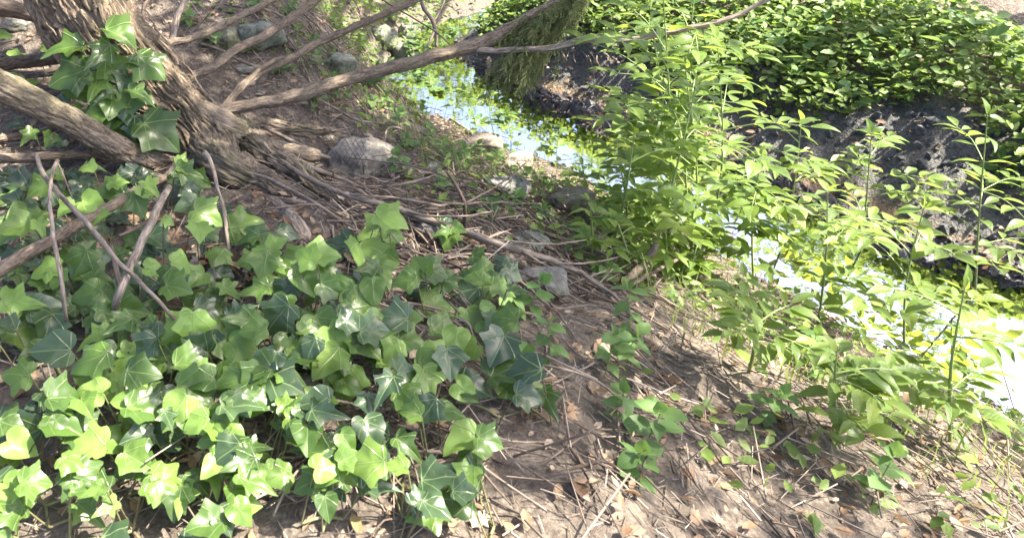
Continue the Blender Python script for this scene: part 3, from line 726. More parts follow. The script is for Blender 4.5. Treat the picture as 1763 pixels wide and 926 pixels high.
stick('forked_twig', [(801, 398, 6, .02), (800, 372, 6, .08), (799, 350, 7, .13), (790, 330, 6, .17), (774, 305, 5, .22), (768, 296, 3, .24)], 'dark', 'dark forked twig standing upright out of the litter', 'twig', g, 8,
      twigs=[[(799, 350, 5, .13), (830, 335, 4, .15), (870, 310, 3, .17), (910, 276, 2, .2)], [(799, 352, 4, .13), (770, 350, 3, .13), (720, 338, 2.5, .13), (660, 318, 2, .12), (600, 298, 1.5, .1)], [(776, 308, 3, .21), (740, 294, 2.5, .2), (690, 283, 2, .18), (600, 272, 1.5, .15)], [(799, 360, 4, .1), (760, 364, 3, .1), (720, 366, 2, .08)]])
stick('fallen_branch', [(600, 337, 4, .04), (660, 340, 5, .06), (720, 350, 5, .07), (780, 352, 4, .08), (860, 348, 3, .08), (930, 350, 2, .07)], 'dead', 'crooked grey twig lying level over the litter', 'branch', g, 7, .15, .01)
stick('fallen_branch', [(655, 337, 3, .0), (655, 326, 4, .03), (680, 318, 5, .06), (720, 311, 5, .07), (750, 300, 3, .08)], 'dead', 'short hooked pale twig between boulder and forked twig', 'branch', g, 7)
stick('fallen_branch', [(1065, 492, 14, .0), (1085, 476, 14, .06), (1108, 455, 14, .1), (1124, 432, 12, .15), (1130, 418, 10, .18)], 'limb', 'stout broken brown stub slanting up among the saplings', 'branch', g, 14)
stick('fallen_branch', [(1070, 502, 5, .02), (1110, 476, 7, .07), (1150, 455, 6, .1), (1200, 430, 6, .14), (1260, 405, 5, .16)], 'dark', 'dark straight stick leaning across the brown stub', 'branch', g, 8)
# sticks over the ivy in the foreground
stick('dead_stick', [(62, 266, 7, .22), (75, 300, 9, .22), (95, 325, 9, .23), (140, 375, 9, .25), (185, 428, 9, .25), (225, 472, 8, .24), (275, 520, 7, .2), (330, 585, 6, .05)], 'dead', 'pale crooked stick slanting down over the ivy from the limb', 'stick', g, 10, .1, .004)
stick('dead_stick', [(98, 277, 8, .27), (88, 310, 7, .27), (86, 360, 7, .27), (94, 420, 8, .26), (104, 470, 8, .24), (112, 530, 7, .16), (118, 580, 6, .02)], 'dead', 'thin upright dead stick crossing in front of the slanting one', 'stick', g, 10, .1, .004, twigs=[[(100, 281, 4, .27), (112, 310, 4, .25), (126, 344, 2, .2)]])
stick('dead_stick', [(-60, 500, 26, .16), (0, 464, 25, .17), (80, 419, 22, .17), (160, 371, 19, .16), (205, 347, 18, .14), (250, 322, 17, .10), (285, 305, 14, .05)], 'limb', 'thick smooth grey branch lying through the ivy', 'branch', g, 16, .1, .004)
stick('dead_stick', [(291, 323, 11, .2), (275, 352, 14, .21), (248, 405, 15, .22), (225, 455, 15, .22), (208, 500, 14, .2), (190, 560, 12, .06)], 'dead', 'stout pale stick with a broken tip standing in the ivy', 'stick', g, 12, .1, .004)
stick('dead_stick', [(192, 424, 8, .18), (198, 455, 10, .17), (205, 490, 10, .13), (214, 525, 9, .04)], 'dark', 'short brown peeling stick beside the stout pale one', 'stick', g, 10, .25)
stick('dead_stick', [(352, 262, 11, .2), (360, 272, 8, .19), (368, 300, 7, .16), (381, 345, 7, .12), (388, 380, 7, .09), (393, 430, 6, .06), (398, 490, 6, .01)], 'dead', 'slim bent stem hanging from the trunk foot into the ivy', 'stick', g, 10)
stick('dead_stick', [(205, 408, 6, .1), (235, 392, 7, .1), (268, 372, 6, .1)], 'dark', 'short dark twig lying under the stout pale stick', 'stick', g, 7)
stick('dead_stick', [(650, 430, 4, .02), (680, 445, 6, .03), (705, 462, 6, .02), (735, 480, 3, .0)], 'dark', 'dark broken twig between two ivy plants near the long branch', 'stick', g, 7)
stick('wood_chunk', [(455, 250, 24, .02), (480, 256, 30, .03), (515, 264, 28, .03), (548, 268, 20, .02)], 'root', 'short weathered chunk of log behind the big root', 'log', None, 16, .2)
stick('bark_scrap', [(476, 340, 6, .02), (490, 345, 11, .025), (508, 348, 11, .025), (526, 350, 6, .02)], 'dead', 'curled whitish scrap of bark on the root', 'bark', None, 8, .4)
stick('dead_stick', [(305, 62, 3, ('t', D + .1)), (294, 68, 5, ('t', D + .05)), (292, 95, 4, ('t', D + .02)), (297, 118, 3, ('t', D + .02))], 'dead', 'pale hooked twig caught on the trunk under the limbs', 'twig', g, 6)
stick('fallen_branch', [(345, 75, 5, .03), (375, 85, 6, .04), (420, 108, 6, .05), (470, 128, 4, .02)], 'dead', 'straight grey stick on the bare floor behind the limbs', 'branch', g, 7)
stick('fallen_branch', [(520, 165, 3, .02), (560, 178, 4, .03), (620, 208, 4, .03), (690, 215, 3, .02)], 'dead', 'thin stick below the long limb on the bare floor', 'branch', g, 7)
stick('fallen_branch', [(660, 268, 2, .02), (668, 222, 4, .06), (695, 226, 4, .06), (712, 250, 2, .03)], 'dead', 'pale angular twig beside the netted boulder', 'branch', g, 7)
stick('fallen_branch', [(775, 205, 4, .04), (800, 220, 5, .04), (832, 240, 4, .03), (850, 228, 2, .06)], 'dead', 'pale stick propped on the flat tan stone', 'branch', g, 7)
stick('hanging_vine', [(655, -2, 3, ('t', 4.2)), (700, 25, 3, ('t', 4.2)), (745, 52, 3, ('t', 4.2)), (780, 82, 2, ('t', 4.3))], 'dark', 'thin dark vine strung above the brook', 'vine', None, 5)
stick('dead_twig_cluster', [(752, 82, 6, ('t', 4.6)), (750, 55, 7, ('t', 4.6)), (745, 35, 8, ('t', 4.6)), (728, 12, 7, ('t', 4.6)), (722, -20, 6, ('t', 4.6))], 'dead', 'bleached forked twig hanging by the stone heap', 'twig', None, 7, .1, .004, twigs=[[(749, 50, 5, ('t', 4.6)), (742, 68, 4, ('t', 4.55)), (735, 82, 3, ('t', 4.5))], [(746, 38, 4, ('t', 4.6)), (760, 15, 3, ('t', 4.65)), (768, -10, 2, ('t', 4.7))]])
# exposed roots under the far bank's turf
for k in range(14):
    x = 955 + k * 9 + random.uniform(-4, 4); y = 84 + k * 1.2 + random.uniform(-5, 5)
    a = on_ground(x, y, .03); b = on_ground(x + random.uniform(-14, 14), y + random.uniform(12, 28), .015)
    mb = MB(); mb.tube([a, a.lerp(b, .5) + Vector((random.uniform(-.04, .04), -.05, .02)), b], [.005, .004, .002], 6, 4)
    tag(mb.build('exposed_root', 'dead', None, a), 'thin exposed root curling out of the dark far bank', 'root', 'exposed roots in the far bank')
# dry twigs one can pick out in the litter
spots = [(random.uniform(560, 1010), random.uniform(300, 490)) for _ in range(170)] + [(random.uniform(480, 680), random.uniform(5, 90)) for _ in range(85)] + [(random.uniform(1030, 1200), random.uniform(430, 500)) for _ in range(20)] + [(random.uniform(420, 1000), random.uniform(510, 900)) for _ in range(50)]
for i, (x, y) in enumerate(spots):
    p = on_ground(x, y, random.uniform(.01, .05)); a = random.gauss(-.35, .7); ln = random.uniform(.10, .42)
    dv = Vector((math.cos(a), math.sin(a), 0)) * random.choice((-1, 1)); pts = []
    bend = random.uniform(-.5, .5); q = p.copy(); 
    for k in range(5):
        pts.append(Vector((q.x, q.y, max(q.z, hz(q.x, q.y) + .004)))); dv = Matrix.Rotation(bend / 4 + random.uniform(-.18, .18), 3, 'Z') @ dv
        q = q + dv * ln / 4; q.z = hz(q.x, q.y) + random.uniform(.005, .06)
    r = random.uniform(.002, .005); mb = MB(); mb.tube(pts, [r, r, r * .9, r * .7, r * .4], 5, 3, .1)
    gname, lab = ('twigs under the forked twig', 'thin dry twig in the tangled litter around the forked twig') if i < 170 else ('twigs by the slab', 'thin dry twig in the heap between slab and stone heap') if i < 255 else ('twigs under the saplings', 'thin dry twig on the ground under the saplings') if i < 275 else ('twigs on the near slope', 'thin dry twig on the open slope below the ivy')
    tag(mb.build('dry_twig', random.choice(('dead', 'dead', 'limb', 'dark')), None, p), lab, 'twig', gname)

# ================================================================== IVY
IV = {}
def ivy_plant(key, px, py, label, trunk_=False):
    b = (at(px, py, T0 - .15) if trunk_ else on_ground(px, py)); t = thing('ivy_vine' if trunk_ else 'ivy_plant', b, label, 'ivy', None if trunk_ else 'ivy plants on the ground')
    IV[key] = [t, b, [], MB()]; return t
CN = lambda p: (CAM - p).normalized()
def ivy_leaf(key, px, py, size, ang, kind=None, h=None, t=None, tilt=.5):
    T, b, lst, mb = IV[key]
    p = at(px, py, t) if t else on_ground(px, py, h if h is not None else random.uniform(.05, .15))
    d = depth(p); s = size * d / F * (1.08 if key == 'trunk' else .9 if py < 508 else .98)
    nor = (Vector((0, 0, 1)) * .75 + CN(p) * .75 + SUNV * .2 + rv(tilt)).normalized()
    tip = RIGHT * math.cos(R(ang)) + UP * math.sin(R(ang)); tip = (tip - nor * tip.dot(nor)); tip.normalize()
    kind = kind or random.choices(('ivy', 'ivy_dark', 'ivy_lit'), (.56, .26, .18))[0]
    me = random.choice(ivy_meshes[kind]); start = p - tip * s * .45
    place_leaf(me, 'leaf', T, start, tip, nor, s, b); lst.append(start)
    # leaf stalk down to the runner
    foot = Vector((start.x, start.y, 0)) - tip * s * .5; foot.z = (hz(foot.x, foot.y) + .01) if not t else start.z - s * .5
    if t: foot = start - tip * s * .35 + Vector((0, .06, -.05))
    mb.tube([start, start.lerp(foot, .5) - nor * .008, foot], [.0015, .0018, .002], 5, 3, cap=False)
    lst[-1] = foot
ivy_plant('trunk', 300, 262, 'ivy climbing the leaning trunk with large glossy lobed leaves', True)
tr_leaves = [(207, 62, 56, -22), (112, 82, 62, 198), (172, 95, 56, 232), (198, 122, 52, -48), (258, 112, 58, -40), (245, 104, 38, -30, 'ivy'), (120, 128, 66, 205, 'ivy_dark'), (166, 150, 54, 255), (136, 155, 46, 190, 'ivy'), (226, 170, 58, 250), (240, 162, 44, -25), (166, 196, 42, 215, 'ivy_lit'), (192, 178, 48, 260), (196, 208, 48, 250, 'ivy_dark'), (210, 222, 44, 240), (276, 232, 72, -35), (150, 208, 36, 200), (215, 190, 40, 280, 'ivy_dark'), (125, 188, 30, 190, 'ivy_lit'), (180, 165, 36, 230, 'ivy_dark'), (232, 215, 44, 270, 'ivy_dark'), (262, 250, 40, 255, 'ivy_dark'), (240, 240, 38, 235, 'ivy_dark'), (150, 110, 36, 220, 'ivy_dark'), (100, 178, 34, 170, 'ivy_dark'), (215, 140, 36, 255, 'ivy_dark')]
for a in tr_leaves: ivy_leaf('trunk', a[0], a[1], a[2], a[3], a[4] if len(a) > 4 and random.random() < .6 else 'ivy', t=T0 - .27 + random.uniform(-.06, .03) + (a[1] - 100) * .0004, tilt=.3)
for key, x, y, lab in [
    ('a', 40, 330, 'ivy plant under the thick low limb at the crossed dead sticks'),
    ('b', 165, 350, 'ivy plant beside the thick grey branch below the low limb'),
    ('c', 250, 350, 'ivy plant at the broken tip of the stout pale stick'),
    ('d', 40, 410, 'dense ivy plant beside the thick end of the smooth grey branch'),
    ('e', 150, 460, 'ivy plant with broad leaves between the slanting and stout sticks'),
    ('f', 335, 345, 'dark ivy plant at the foot of the trunk'),
    ('g', 290, 450, 'ivy plant with narrow pale leaf between stout stick and slim stem'),
    ('h', 370, 410, 'small ivy plant around the slim bent stem'),
    ('i', 450, 430, 'large bright ivy plant in front of the roots'),
    ('j', 540, 470, 'large ivy plant with sunlit leaves beside the tan root'),
    ('k', 640, 430, 'tall ivy plant with pale young leaves near the long fallen branch'),
    ('l', 735, 480, 'low ivy plant in front of the dark broken twig'),
    ('m', 845, 475, 'scattered ivy plant beside the large rough grey stone'),
    ('n', 772, 400, 'little ivy sprig under the forked twig'),
    ('o', 20, 150, 'ivy sprigs between the low branches behind the trunk ivy')]:
    ivy_plant(key, x, y, lab)
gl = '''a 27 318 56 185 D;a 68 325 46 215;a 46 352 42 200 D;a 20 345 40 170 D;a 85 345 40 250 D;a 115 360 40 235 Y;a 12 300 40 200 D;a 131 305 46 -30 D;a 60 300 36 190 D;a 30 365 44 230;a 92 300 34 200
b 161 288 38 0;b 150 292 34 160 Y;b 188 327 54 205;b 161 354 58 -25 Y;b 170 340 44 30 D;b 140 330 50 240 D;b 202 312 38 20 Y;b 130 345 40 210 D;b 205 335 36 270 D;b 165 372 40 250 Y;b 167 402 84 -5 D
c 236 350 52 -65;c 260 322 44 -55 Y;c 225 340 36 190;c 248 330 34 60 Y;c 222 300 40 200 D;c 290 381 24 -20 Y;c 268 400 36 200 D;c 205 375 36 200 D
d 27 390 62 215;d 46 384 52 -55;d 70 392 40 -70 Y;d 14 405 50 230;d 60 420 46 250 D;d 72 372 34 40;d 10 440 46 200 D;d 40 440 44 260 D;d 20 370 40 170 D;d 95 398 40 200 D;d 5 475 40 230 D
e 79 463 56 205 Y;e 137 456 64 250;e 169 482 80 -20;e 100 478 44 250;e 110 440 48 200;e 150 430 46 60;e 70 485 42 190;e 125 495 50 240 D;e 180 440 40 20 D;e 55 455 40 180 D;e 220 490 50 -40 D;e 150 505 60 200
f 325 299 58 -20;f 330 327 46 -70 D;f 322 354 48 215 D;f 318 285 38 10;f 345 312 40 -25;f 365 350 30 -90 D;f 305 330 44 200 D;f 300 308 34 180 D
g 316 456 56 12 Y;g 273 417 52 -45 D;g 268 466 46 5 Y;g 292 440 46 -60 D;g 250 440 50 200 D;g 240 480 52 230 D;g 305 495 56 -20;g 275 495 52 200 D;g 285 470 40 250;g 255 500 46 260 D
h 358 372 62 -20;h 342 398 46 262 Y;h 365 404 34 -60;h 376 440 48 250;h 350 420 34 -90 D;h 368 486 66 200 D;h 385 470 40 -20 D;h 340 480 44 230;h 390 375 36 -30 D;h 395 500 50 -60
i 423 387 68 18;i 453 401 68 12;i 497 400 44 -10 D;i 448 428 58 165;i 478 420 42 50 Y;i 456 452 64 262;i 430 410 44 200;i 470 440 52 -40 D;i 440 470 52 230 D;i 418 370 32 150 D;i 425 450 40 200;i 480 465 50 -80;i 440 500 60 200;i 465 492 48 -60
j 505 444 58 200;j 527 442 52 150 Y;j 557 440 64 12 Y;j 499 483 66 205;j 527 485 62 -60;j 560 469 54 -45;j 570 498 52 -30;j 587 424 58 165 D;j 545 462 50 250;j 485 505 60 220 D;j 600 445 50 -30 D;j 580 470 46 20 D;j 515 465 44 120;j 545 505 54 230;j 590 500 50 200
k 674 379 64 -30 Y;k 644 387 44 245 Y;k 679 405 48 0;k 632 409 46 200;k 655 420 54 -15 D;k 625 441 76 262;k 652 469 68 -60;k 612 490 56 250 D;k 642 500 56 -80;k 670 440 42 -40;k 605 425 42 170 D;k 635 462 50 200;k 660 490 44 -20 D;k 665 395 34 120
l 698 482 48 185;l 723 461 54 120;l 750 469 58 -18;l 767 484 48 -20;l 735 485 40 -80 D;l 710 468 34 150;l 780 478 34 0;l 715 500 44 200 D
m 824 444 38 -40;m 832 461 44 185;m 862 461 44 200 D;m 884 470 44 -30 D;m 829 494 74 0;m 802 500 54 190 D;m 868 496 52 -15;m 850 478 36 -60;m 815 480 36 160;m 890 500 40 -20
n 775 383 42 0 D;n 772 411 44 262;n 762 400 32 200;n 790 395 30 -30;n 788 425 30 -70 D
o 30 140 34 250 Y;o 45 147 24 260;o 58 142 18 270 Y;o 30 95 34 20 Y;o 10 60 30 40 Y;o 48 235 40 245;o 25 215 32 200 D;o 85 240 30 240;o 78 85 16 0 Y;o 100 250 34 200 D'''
KK = {'D': 'ivy_dark', 'Y': 'ivy_lit'}
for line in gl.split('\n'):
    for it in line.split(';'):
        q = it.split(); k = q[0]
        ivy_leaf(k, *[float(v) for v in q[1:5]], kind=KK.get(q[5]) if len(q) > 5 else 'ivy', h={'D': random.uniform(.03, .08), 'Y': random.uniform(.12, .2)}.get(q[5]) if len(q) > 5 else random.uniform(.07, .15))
# a low dark under-storey and the carpet that goes on below the photograph's edge
def inside(px, py): return 0 < px < 900 and 290 < py < 505
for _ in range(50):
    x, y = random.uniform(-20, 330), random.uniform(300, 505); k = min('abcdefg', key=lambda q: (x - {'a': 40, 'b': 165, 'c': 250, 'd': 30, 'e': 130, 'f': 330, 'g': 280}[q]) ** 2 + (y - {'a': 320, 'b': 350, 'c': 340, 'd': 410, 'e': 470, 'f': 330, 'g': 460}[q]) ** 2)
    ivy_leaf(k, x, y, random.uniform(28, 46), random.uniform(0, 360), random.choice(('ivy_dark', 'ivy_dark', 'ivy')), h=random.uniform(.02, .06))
near = [(60, 580), (200, 590), (330, 570), (470, 585), (600, 575), (120, 690), (300, 690), (480, 680), (650, 660), (60, 820), (240, 820), (420, 810), (600, 790), (780, 600), (860, 720), (760, 840)]
nl = ['below the thick grey branch', 'below the stout pale stick', 'below the slim bent stem', 'below the bright ivy by the roots', 'below the tall ivy', 'over the hollow below the grey branch', 'over the rise below the sticks', 'in the thick of the ivy carpet', 'at the edge of the twig litter', 'at the outer edge of the carpet under the grey branch', 'on the near carpet by bare soil', 'on the near carpet over dry leaves', 'at the tip of the carpet beside bare litter', 'creeping out over the twig litter', 'creeping down the near slope', 'creeping over dry leaves on the near slope']
for i, ((x, y), lb) in enumerate(zip(near, nl)):
    ivy_plant('z%d' % i, x, y, 'ivy plant ' + lb)
    for _ in range(19 if i < 13 else 11):
        ivy_leaf('z%d' % i, random.gauss(x, 62), 520 + abs(random.gauss(y, 50) - 520), random.uniform(42, 72), random.uniform(150, 390))
for k, (T, b, lst, mb) in IV.items():
    cur = b
    order = sorted(lst, key=lambda p: (p - b).length)
    for p in order:
        q = min([b] + order[:max(1, order.index(p))], key=lambda s: (s - p).length)
        if (q - p).length < .0004: continue
        m_ = q.lerp(p, .5)
        if k != 'trunk': m_.z = hz(m_.x, m_.y) + .012
        mb.tube([q, m_, p], [.0034, .003, .0026], 6, 3)
    mb.build('runner', 'vine', T)

# ================================================================== SAPLINGS AND HERBS
def plant(name, label, cat, group, b, tip, nodes, leaf, meshes, branches=0, r=.004, first=.25, per=2, spread=1.0, lname='leaf'):
    t = thing(name, b, label, cat, group); mb = MB()
    mid = b.lerp(tip, .5) + Vector((random.uniform(-.04, .04), random.uniform(-.04, .04), 0)) * (tip - b).length
    P, Q = mb.tube([b - Vector((0, 0, .02)), mid, tip], [r, r * .75, r * .35], 7, 8, cap=False)
    H = (tip - b).length
    def leaf_at(p, d, up, s):
        d = d.normalized(); st = p + d * s * .12
        mb.tube([p, st], [.0012, .001], 4, 1, cap=False)
        nor = (up + rv(.35)).normalized()
        place_leaf(random.choice(meshes), lname, t, st, d, nor, s, b)
    az = random.random() * 6
    for k in range(nodes):
        f = first + (1 - first) * k / max(1, nodes - 1); p = P[min(int(f * (len(P) - 1)), len(P) - 1)]; az += 1.57 + random.uniform(-.3, .3)
        sc = leaf * (1.05 - .45 * abs(f - .55)) * random.uniform(.8, 1.15)
        for j in range(per):
            a = az + 2 * math.pi * j / per; d = Vector((math.cos(a), math.sin(a), random.uniform(-.25, .4)))
            leaf_at(p, d * spread, Vector((0, 0, 1)) + SUNV * .4, sc)
    leaf_at(P[-1], (tip - mid).normalized() + rv(.4), Vector((0, -.3, 1)), leaf * .7); leaf_at(P[-1], rv() + Vector((0, 0, .7)), Vector((0, -.3, 1)), leaf * .6)
    for k in range(branches):
        f = random.uniform(.3, .85); p = P[int(f * (len(P) - 1))]; a = random.random() * 6.28
        d = Vector((math.cos(a), math.sin(a), random.uniform(.15, .6))).normalized(); ln = H * random.uniform(.18, .34)
        e = p + d * ln + Vector((0, 0, -ln * .12)); m_ = p.lerp(e, .5) + Vector((0, 0, ln * .08))
        B, _ = mb.tube([p, m_, e], [r * .5, r * .4, r * .2], 5, 4, cap=False)
        sd = d.cross(Vector((0, 0, 1))).normalized()
        for j, i in enumerate((3, 5, 7)):
            for sgn in (-1, 1):
                leaf_at(B[min(i, len(B) - 1)], d * .7 + sd * sgn + Vector((0, 0, random.uniform(-.3, .15))), Vector((0, 0, 1)) + SUNV * .4, leaf * random.uniform(.7, 1.05))
        leaf_at(B[-1], d + Vector((0, 0, -.15)), Vector((0, 0, 1)), leaf)
    mb.build('stem', 'stem', t); return t
SAP = [  # foot px, top px, nodes, branches, leaf, what sets it apart
    (1152, 452, 1140, -30, 9, 5, .13, 'tallest sapling rising past the dead side branch'),
    (1050, 440, 1092, 232, 6, 2, .11, 'slender sapling with thick pale stem and round top leaf'),
    (1118, 472, 1198, 150, 7, 5, .12, 'sapling leaning away from the brown stub'),
    (1185, 470, 1180, 120, 8, 5, .13, 'upright sapling behind the leaning dark stick'),
    (1096, 402, 1065, 262, 6, 4, .11, 'sapling spreading over the water beside the brown stone'),
    (1016, 332, 1002, 285, 4, 2, .09, 'low spreading sapling behind the weathered tan slab'),
    (1170, 400, 1152, 165, 6, 5, .12, 'sapling with layered leaves reaching over the dark bank'),
    (1140, 352, 1125, 190, 6, 5, .12, 'sapling standing at the brown waterside stone'),
    (1195, 385, 1165, 240, 6, 5, .12, 'leafy sapling between the brook and the dark stick'),
    (1020, 446, 1015, 345, 5, 2, .085, 'small sapling beside the rounded brownish stone'),
    (1088, 474, 1058, 372, 5, 3, .09, 'small sapling growing at the foot of the brown stub'),
    (1130, 440, 1150, 330, 5, 4, .10, 'small bushy sapling over the brown stub'),
    (1085, 420, 1075, 300, 5, 4, .10, 'middling sapling behind the slender pale-stemmed one'),
    (1215, 440, 1235, 70, 8, 5, .13, 'tall sapling just past the end of the dark stick'),
    (1180, 492, 1205, 400, 4, 3, .09, 'low sapling below the leaning dark stick'),
    (1192, 440, 1196, -20, 9, 6, .13, 'tall large-leaved sapling against the dead side branch tip'),
    (1172, 425, 1118, 10, 8, 3, .16, 'sapling with big pale leaves above the dead side branch'),
    (1300, 500, 1310, 270, 7, 5, .13, 'tall sapling down the bank past the dark stick'),
    (1350, 430, 1380, 210, 6, 4, .13, 'tall waterside sapling down the bank'),
    (1410, 560, 1425, 330, 6, 4, .13, 'sapling on the lower slope in open shade'),
    (1480, 470, 1500, 230, 6, 4, .13, 'sapling leaning over the brook downstream'),
    (1560, 620, 1590, 360, 6, 5, .13, 'broad sapling low on the near slope'),
    (1680, 540, 1700, 200, 7, 6, .13, 'sapling standing last along the brook'),
    (1290, 640, 1280, 480, 5, 4, .10, 'small sapling on the bare lower slope'),
    (1640, 760, 1660, 500, 6, 5, .11, 'sapling on the near bank where the slope steepens'),
    (1450, 760, 1440, 610, 5, 4, .10, 'small sapling amid dry leaves on the near slope'),
]
for fx, fy, tx, ty, nn, br, lf, lb in SAP:
    b = on_ground(fx, fy); tp = at_y(tx, ty, b.y + random.uniform(-.12, .05))
    plant('sapling', lb, 'sapling', 'saplings along the near bank', b, tp, nn + 2, lf * .8, shrub_meshes, br + (1 if fx < 1110 else 6 if fx < 1260 else 3), .0055, .2)
HERB = [
    (860, 262, 840, 165, 'tall herb at the water beside the flat tan stone'), (822, 240, 800, 158, 'herb with pale leaves at the near water edge'), 
    (880, 268, 872, 195, 'short bushy herb in front of the bright water'), (785, 215, 772, 150, 'herb at the bend of the brook'), 
     (960, 285, 965, 222, 'herb where grass meets the saplings'),
    (715, 165, 705, 105, 'leafy herb on the bank below the stone heap'), (745, 175, 735, 110, 'leafy herb screening the upstream water'), (690, 150, 672, 105, 'herb growing from the foot of the stone heap'),
    (712, 120, 700, 70, 'leafy shoot hugging the stone heap'), (725, 112, 735, 55, 'leafy shoot at the upstream end of the water'), (748, 108, 762, 62, 'leafy shoot beside the dark gravel upstream'), (680, 40, 690, -10, 'leafy shoot on top of the stone heap'), (735, 100, 745, 30, 'leafy shoot beside the bleached hanging twig'), (760, 95, 775, 40, 'leafy shoot over the dark far bank'), (705, 95, 712, 15, 'leafy shoot rising behind the stone heap'), (640, 150, 650, 118, 'low herb under the long limb')]
for fx, fy, tx, ty, lb in HERB:
    b = on_ground(fx, fy); tp = at_y(tx, ty, b.y + random.uniform(-.1, .05))
    plant('herb', lb, 'herb', 'herbs along the brook', b, tp, 6, .08 if fx > 770 else .07, herb_meshes if fx < 770 else herb_meshes[:1] + shrub_meshes[2:4] + herb_meshes[2:3], 3 if fx < 770 else 1, .003, .2)
seed = [(550, 130, 545, 75, 'upright seedling in front of the squat stone'), (570, 165, 575, 138, 'seedling under the long limb beside the stone'), (365, 85, 362, 60, 'seedling at the foot of the mossy stone'), (320, 45, 322, 28, 'seedling on the floor between two limbs'), (430, 92, 428, 80, 'tiny seedling below the angular slab'), (480, 130, 482, 112, 'tiny seedling behind the forked limb'),
        (540, 185, 545, 160, 'pale seedling at the edge of the bare floor'), (690, 225, 688, 195, 'seedling beside the pale angular twig'), (725, 215, 728, 190, 'seedling on the leafy slope by the brook'), (735, 255, 742, 222, 'seedling with yellowish round leaves'), (690, 300, 686, 270, 'seedling leaning over the netted boulder end'), (765, 275, 762, 250, 'seedling above the half-buried stone'), (790, 290, 800, 258, 'seedling in the grass by the sunlit stone'),
        (815, 275, 822, 250, 'seedling below the flat tan stone'), (705, 260, 700, 240, 'small seedling between boulder and brook'), (765, 325, 762, 312, 'seedling beside the tangled twigs'), (850, 285, 856, 262, 'seedling in the bright grass'), (880, 360, 890, 340, 'seedling below the blue-grey stone'), (835, 372, 845, 352, 'seedling beyond the forked twig'), (930, 385, 935, 362, 'seedling at the edge of the twig heap'),
        (660, 190, 664, 168, 'seedling on the leaf-strewn slope below the limb'), (640, 185, 636, 170, 'tiny seedling below the limb'), (500, 30, 505, 12, 'seedling in the dry twigs beyond the slab'), (1040, 480, 1045, 460, 'seedling by the broken brown stub'), (1165, 490, 1160, 468, 'seedling under the low sapling'), (1000, 425, 1006, 400, 'seedling beside the twig heap and saplings'), (440, 20, 444, 5, 'seedling behind the angular slab')]
for fx, fy, tx, ty, lb in seed:
    b = on_ground(fx, fy); tp = at_y(tx, ty, b.y)
    plant('seedling', lb, 'seedling', 'seedlings on the slope', b, tp, 4, .06, herb_meshes, 0, .002, .45)

for k in range(16):
    b = on_ground(random.uniform(820, 1500), random.uniform(540, 880)); tp = b + Vector((random.uniform(-.03, .03), random.uniform(-.03, .03), random.uniform(.07, .16)))
    plant('seedling', 'small green seedling alone on the open slope below the ivy', 'seedling', 'seedlings on the open slope', b, tp, 4, .055, herb_meshes, 0, .002, .4)

# ================================================================== LITTER, GRASS, GRAVEL, UNDERGROWTH
def scatter_xy(n, xr, yr, keep=None):
    x, y = rng.uniform(*xr, n), rng.uniform(*yr, n)
    if keep is not None:
        k = keep(x, y); x, y = x[k], y[k]
    return x, y
PR = np.array([(math.cos(a) * .5, e, math.sin(a) * .5) for e in (0, 1) for a in (0, 2.094, 4.189)])
PRF = np.array([(0, 1, 4, 3), (1, 2, 5, 4), (2, 0, 3, 5)])
def sticks_stuff(name, n, xr, yr, m, ln, thick, lift, keep):
    x, y = scatter_xy(n, xr, yr, keep); n = len(x); z = hgt(x, y) + rng.uniform(0, 1, n) ** 2 * lift + .002
    nor = gnormal(x, y); a = rng.uniform(0, 6.283, n); d = np.stack([np.cos(a), np.sin(a), 0 * a], 1)
    d -= nor * (d * nor).sum(1, keepdims=True); d += nor * rng.normal(0, .22, n)[:, None]
    Rm = frames(n, d, nor); Ls = rng.uniform(*ln, n); th = rng.uniform(*thick, n)
    tv = PR[None] * np.stack([th, Ls, th], 1)[:, None, :]
    V = np.einsum('nij,nkj->nki', Rm, tv) + np.stack([x, y, z], 1)[:, None, :]
    raw_mesh(name, V, PRF, m, 'stuff')
near_side = lambda x, y: sdist(x, y) > .75 + .5 * vnoise(x * 3, y * 3, 12)
infl = lambda x, y: (np.abs(x - .35) < (y * .95 + .6))
sticks_stuff('needle_litter', 85000, (-2.8, 4.2), (.5, 7.4), 'needles', (.014, .05), (.0011, .0026), .022, lambda x, y: near_side(x, y) & infl(x, y))
sticks_stuff('twig_litter', 14000, (-2.6, 3.6), (.6, 7.0), 'twigs', (.04, .2), (.0024, .006), .06, lambda x, y: near_side(x, y) & infl(x, y) & ((x > -.1) | (rng.random(len(x)) < .35)))
DL = np.array([(0, 0, 0), (.22, .3, .1), (.2, .65, .06), (0, 1, -.02), (-.2, .65, .1), (-.22, .3, .04), (0, .5, -.03)], float)
DLF = np.array([(0, 1, 6), (1, 2, 6), (2, 3, 6), (3, 4, 6), (4, 5, 6), (5, 0, 6)])
def flakes(name, n, xr, yr, m, size, lift, keep, tv=DL, fc=DLF, tilt=.35):
    x, y = scatter_xy(n, xr, yr, keep); n = len(x); z = hgt(x, y) + .004 + rng.random(n) * lift
    nor = gnormal(x, y) + rng.normal(0, tilt, (n, 3)); a = rng.uniform(0, 6.283, n)
    d = np.stack([np.cos(a), np.sin(a), rng.normal(0, .2, n)], 1)
    raw_mesh(name, put(tv, frames(n, d, nor), rng.uniform(*size, n), np.stack([x, y, z], 1)), fc, m, 'stuff')
flakes('leaf_litter', 15000, (-2.6, 4.0), (.5, 7.2), 'deadleaf', (.018, .05), .015, lambda x, y: near_side(x, y) & infl(x, y) & (vnoise(x * 1.7, y * 1.7, 21) > -.12))
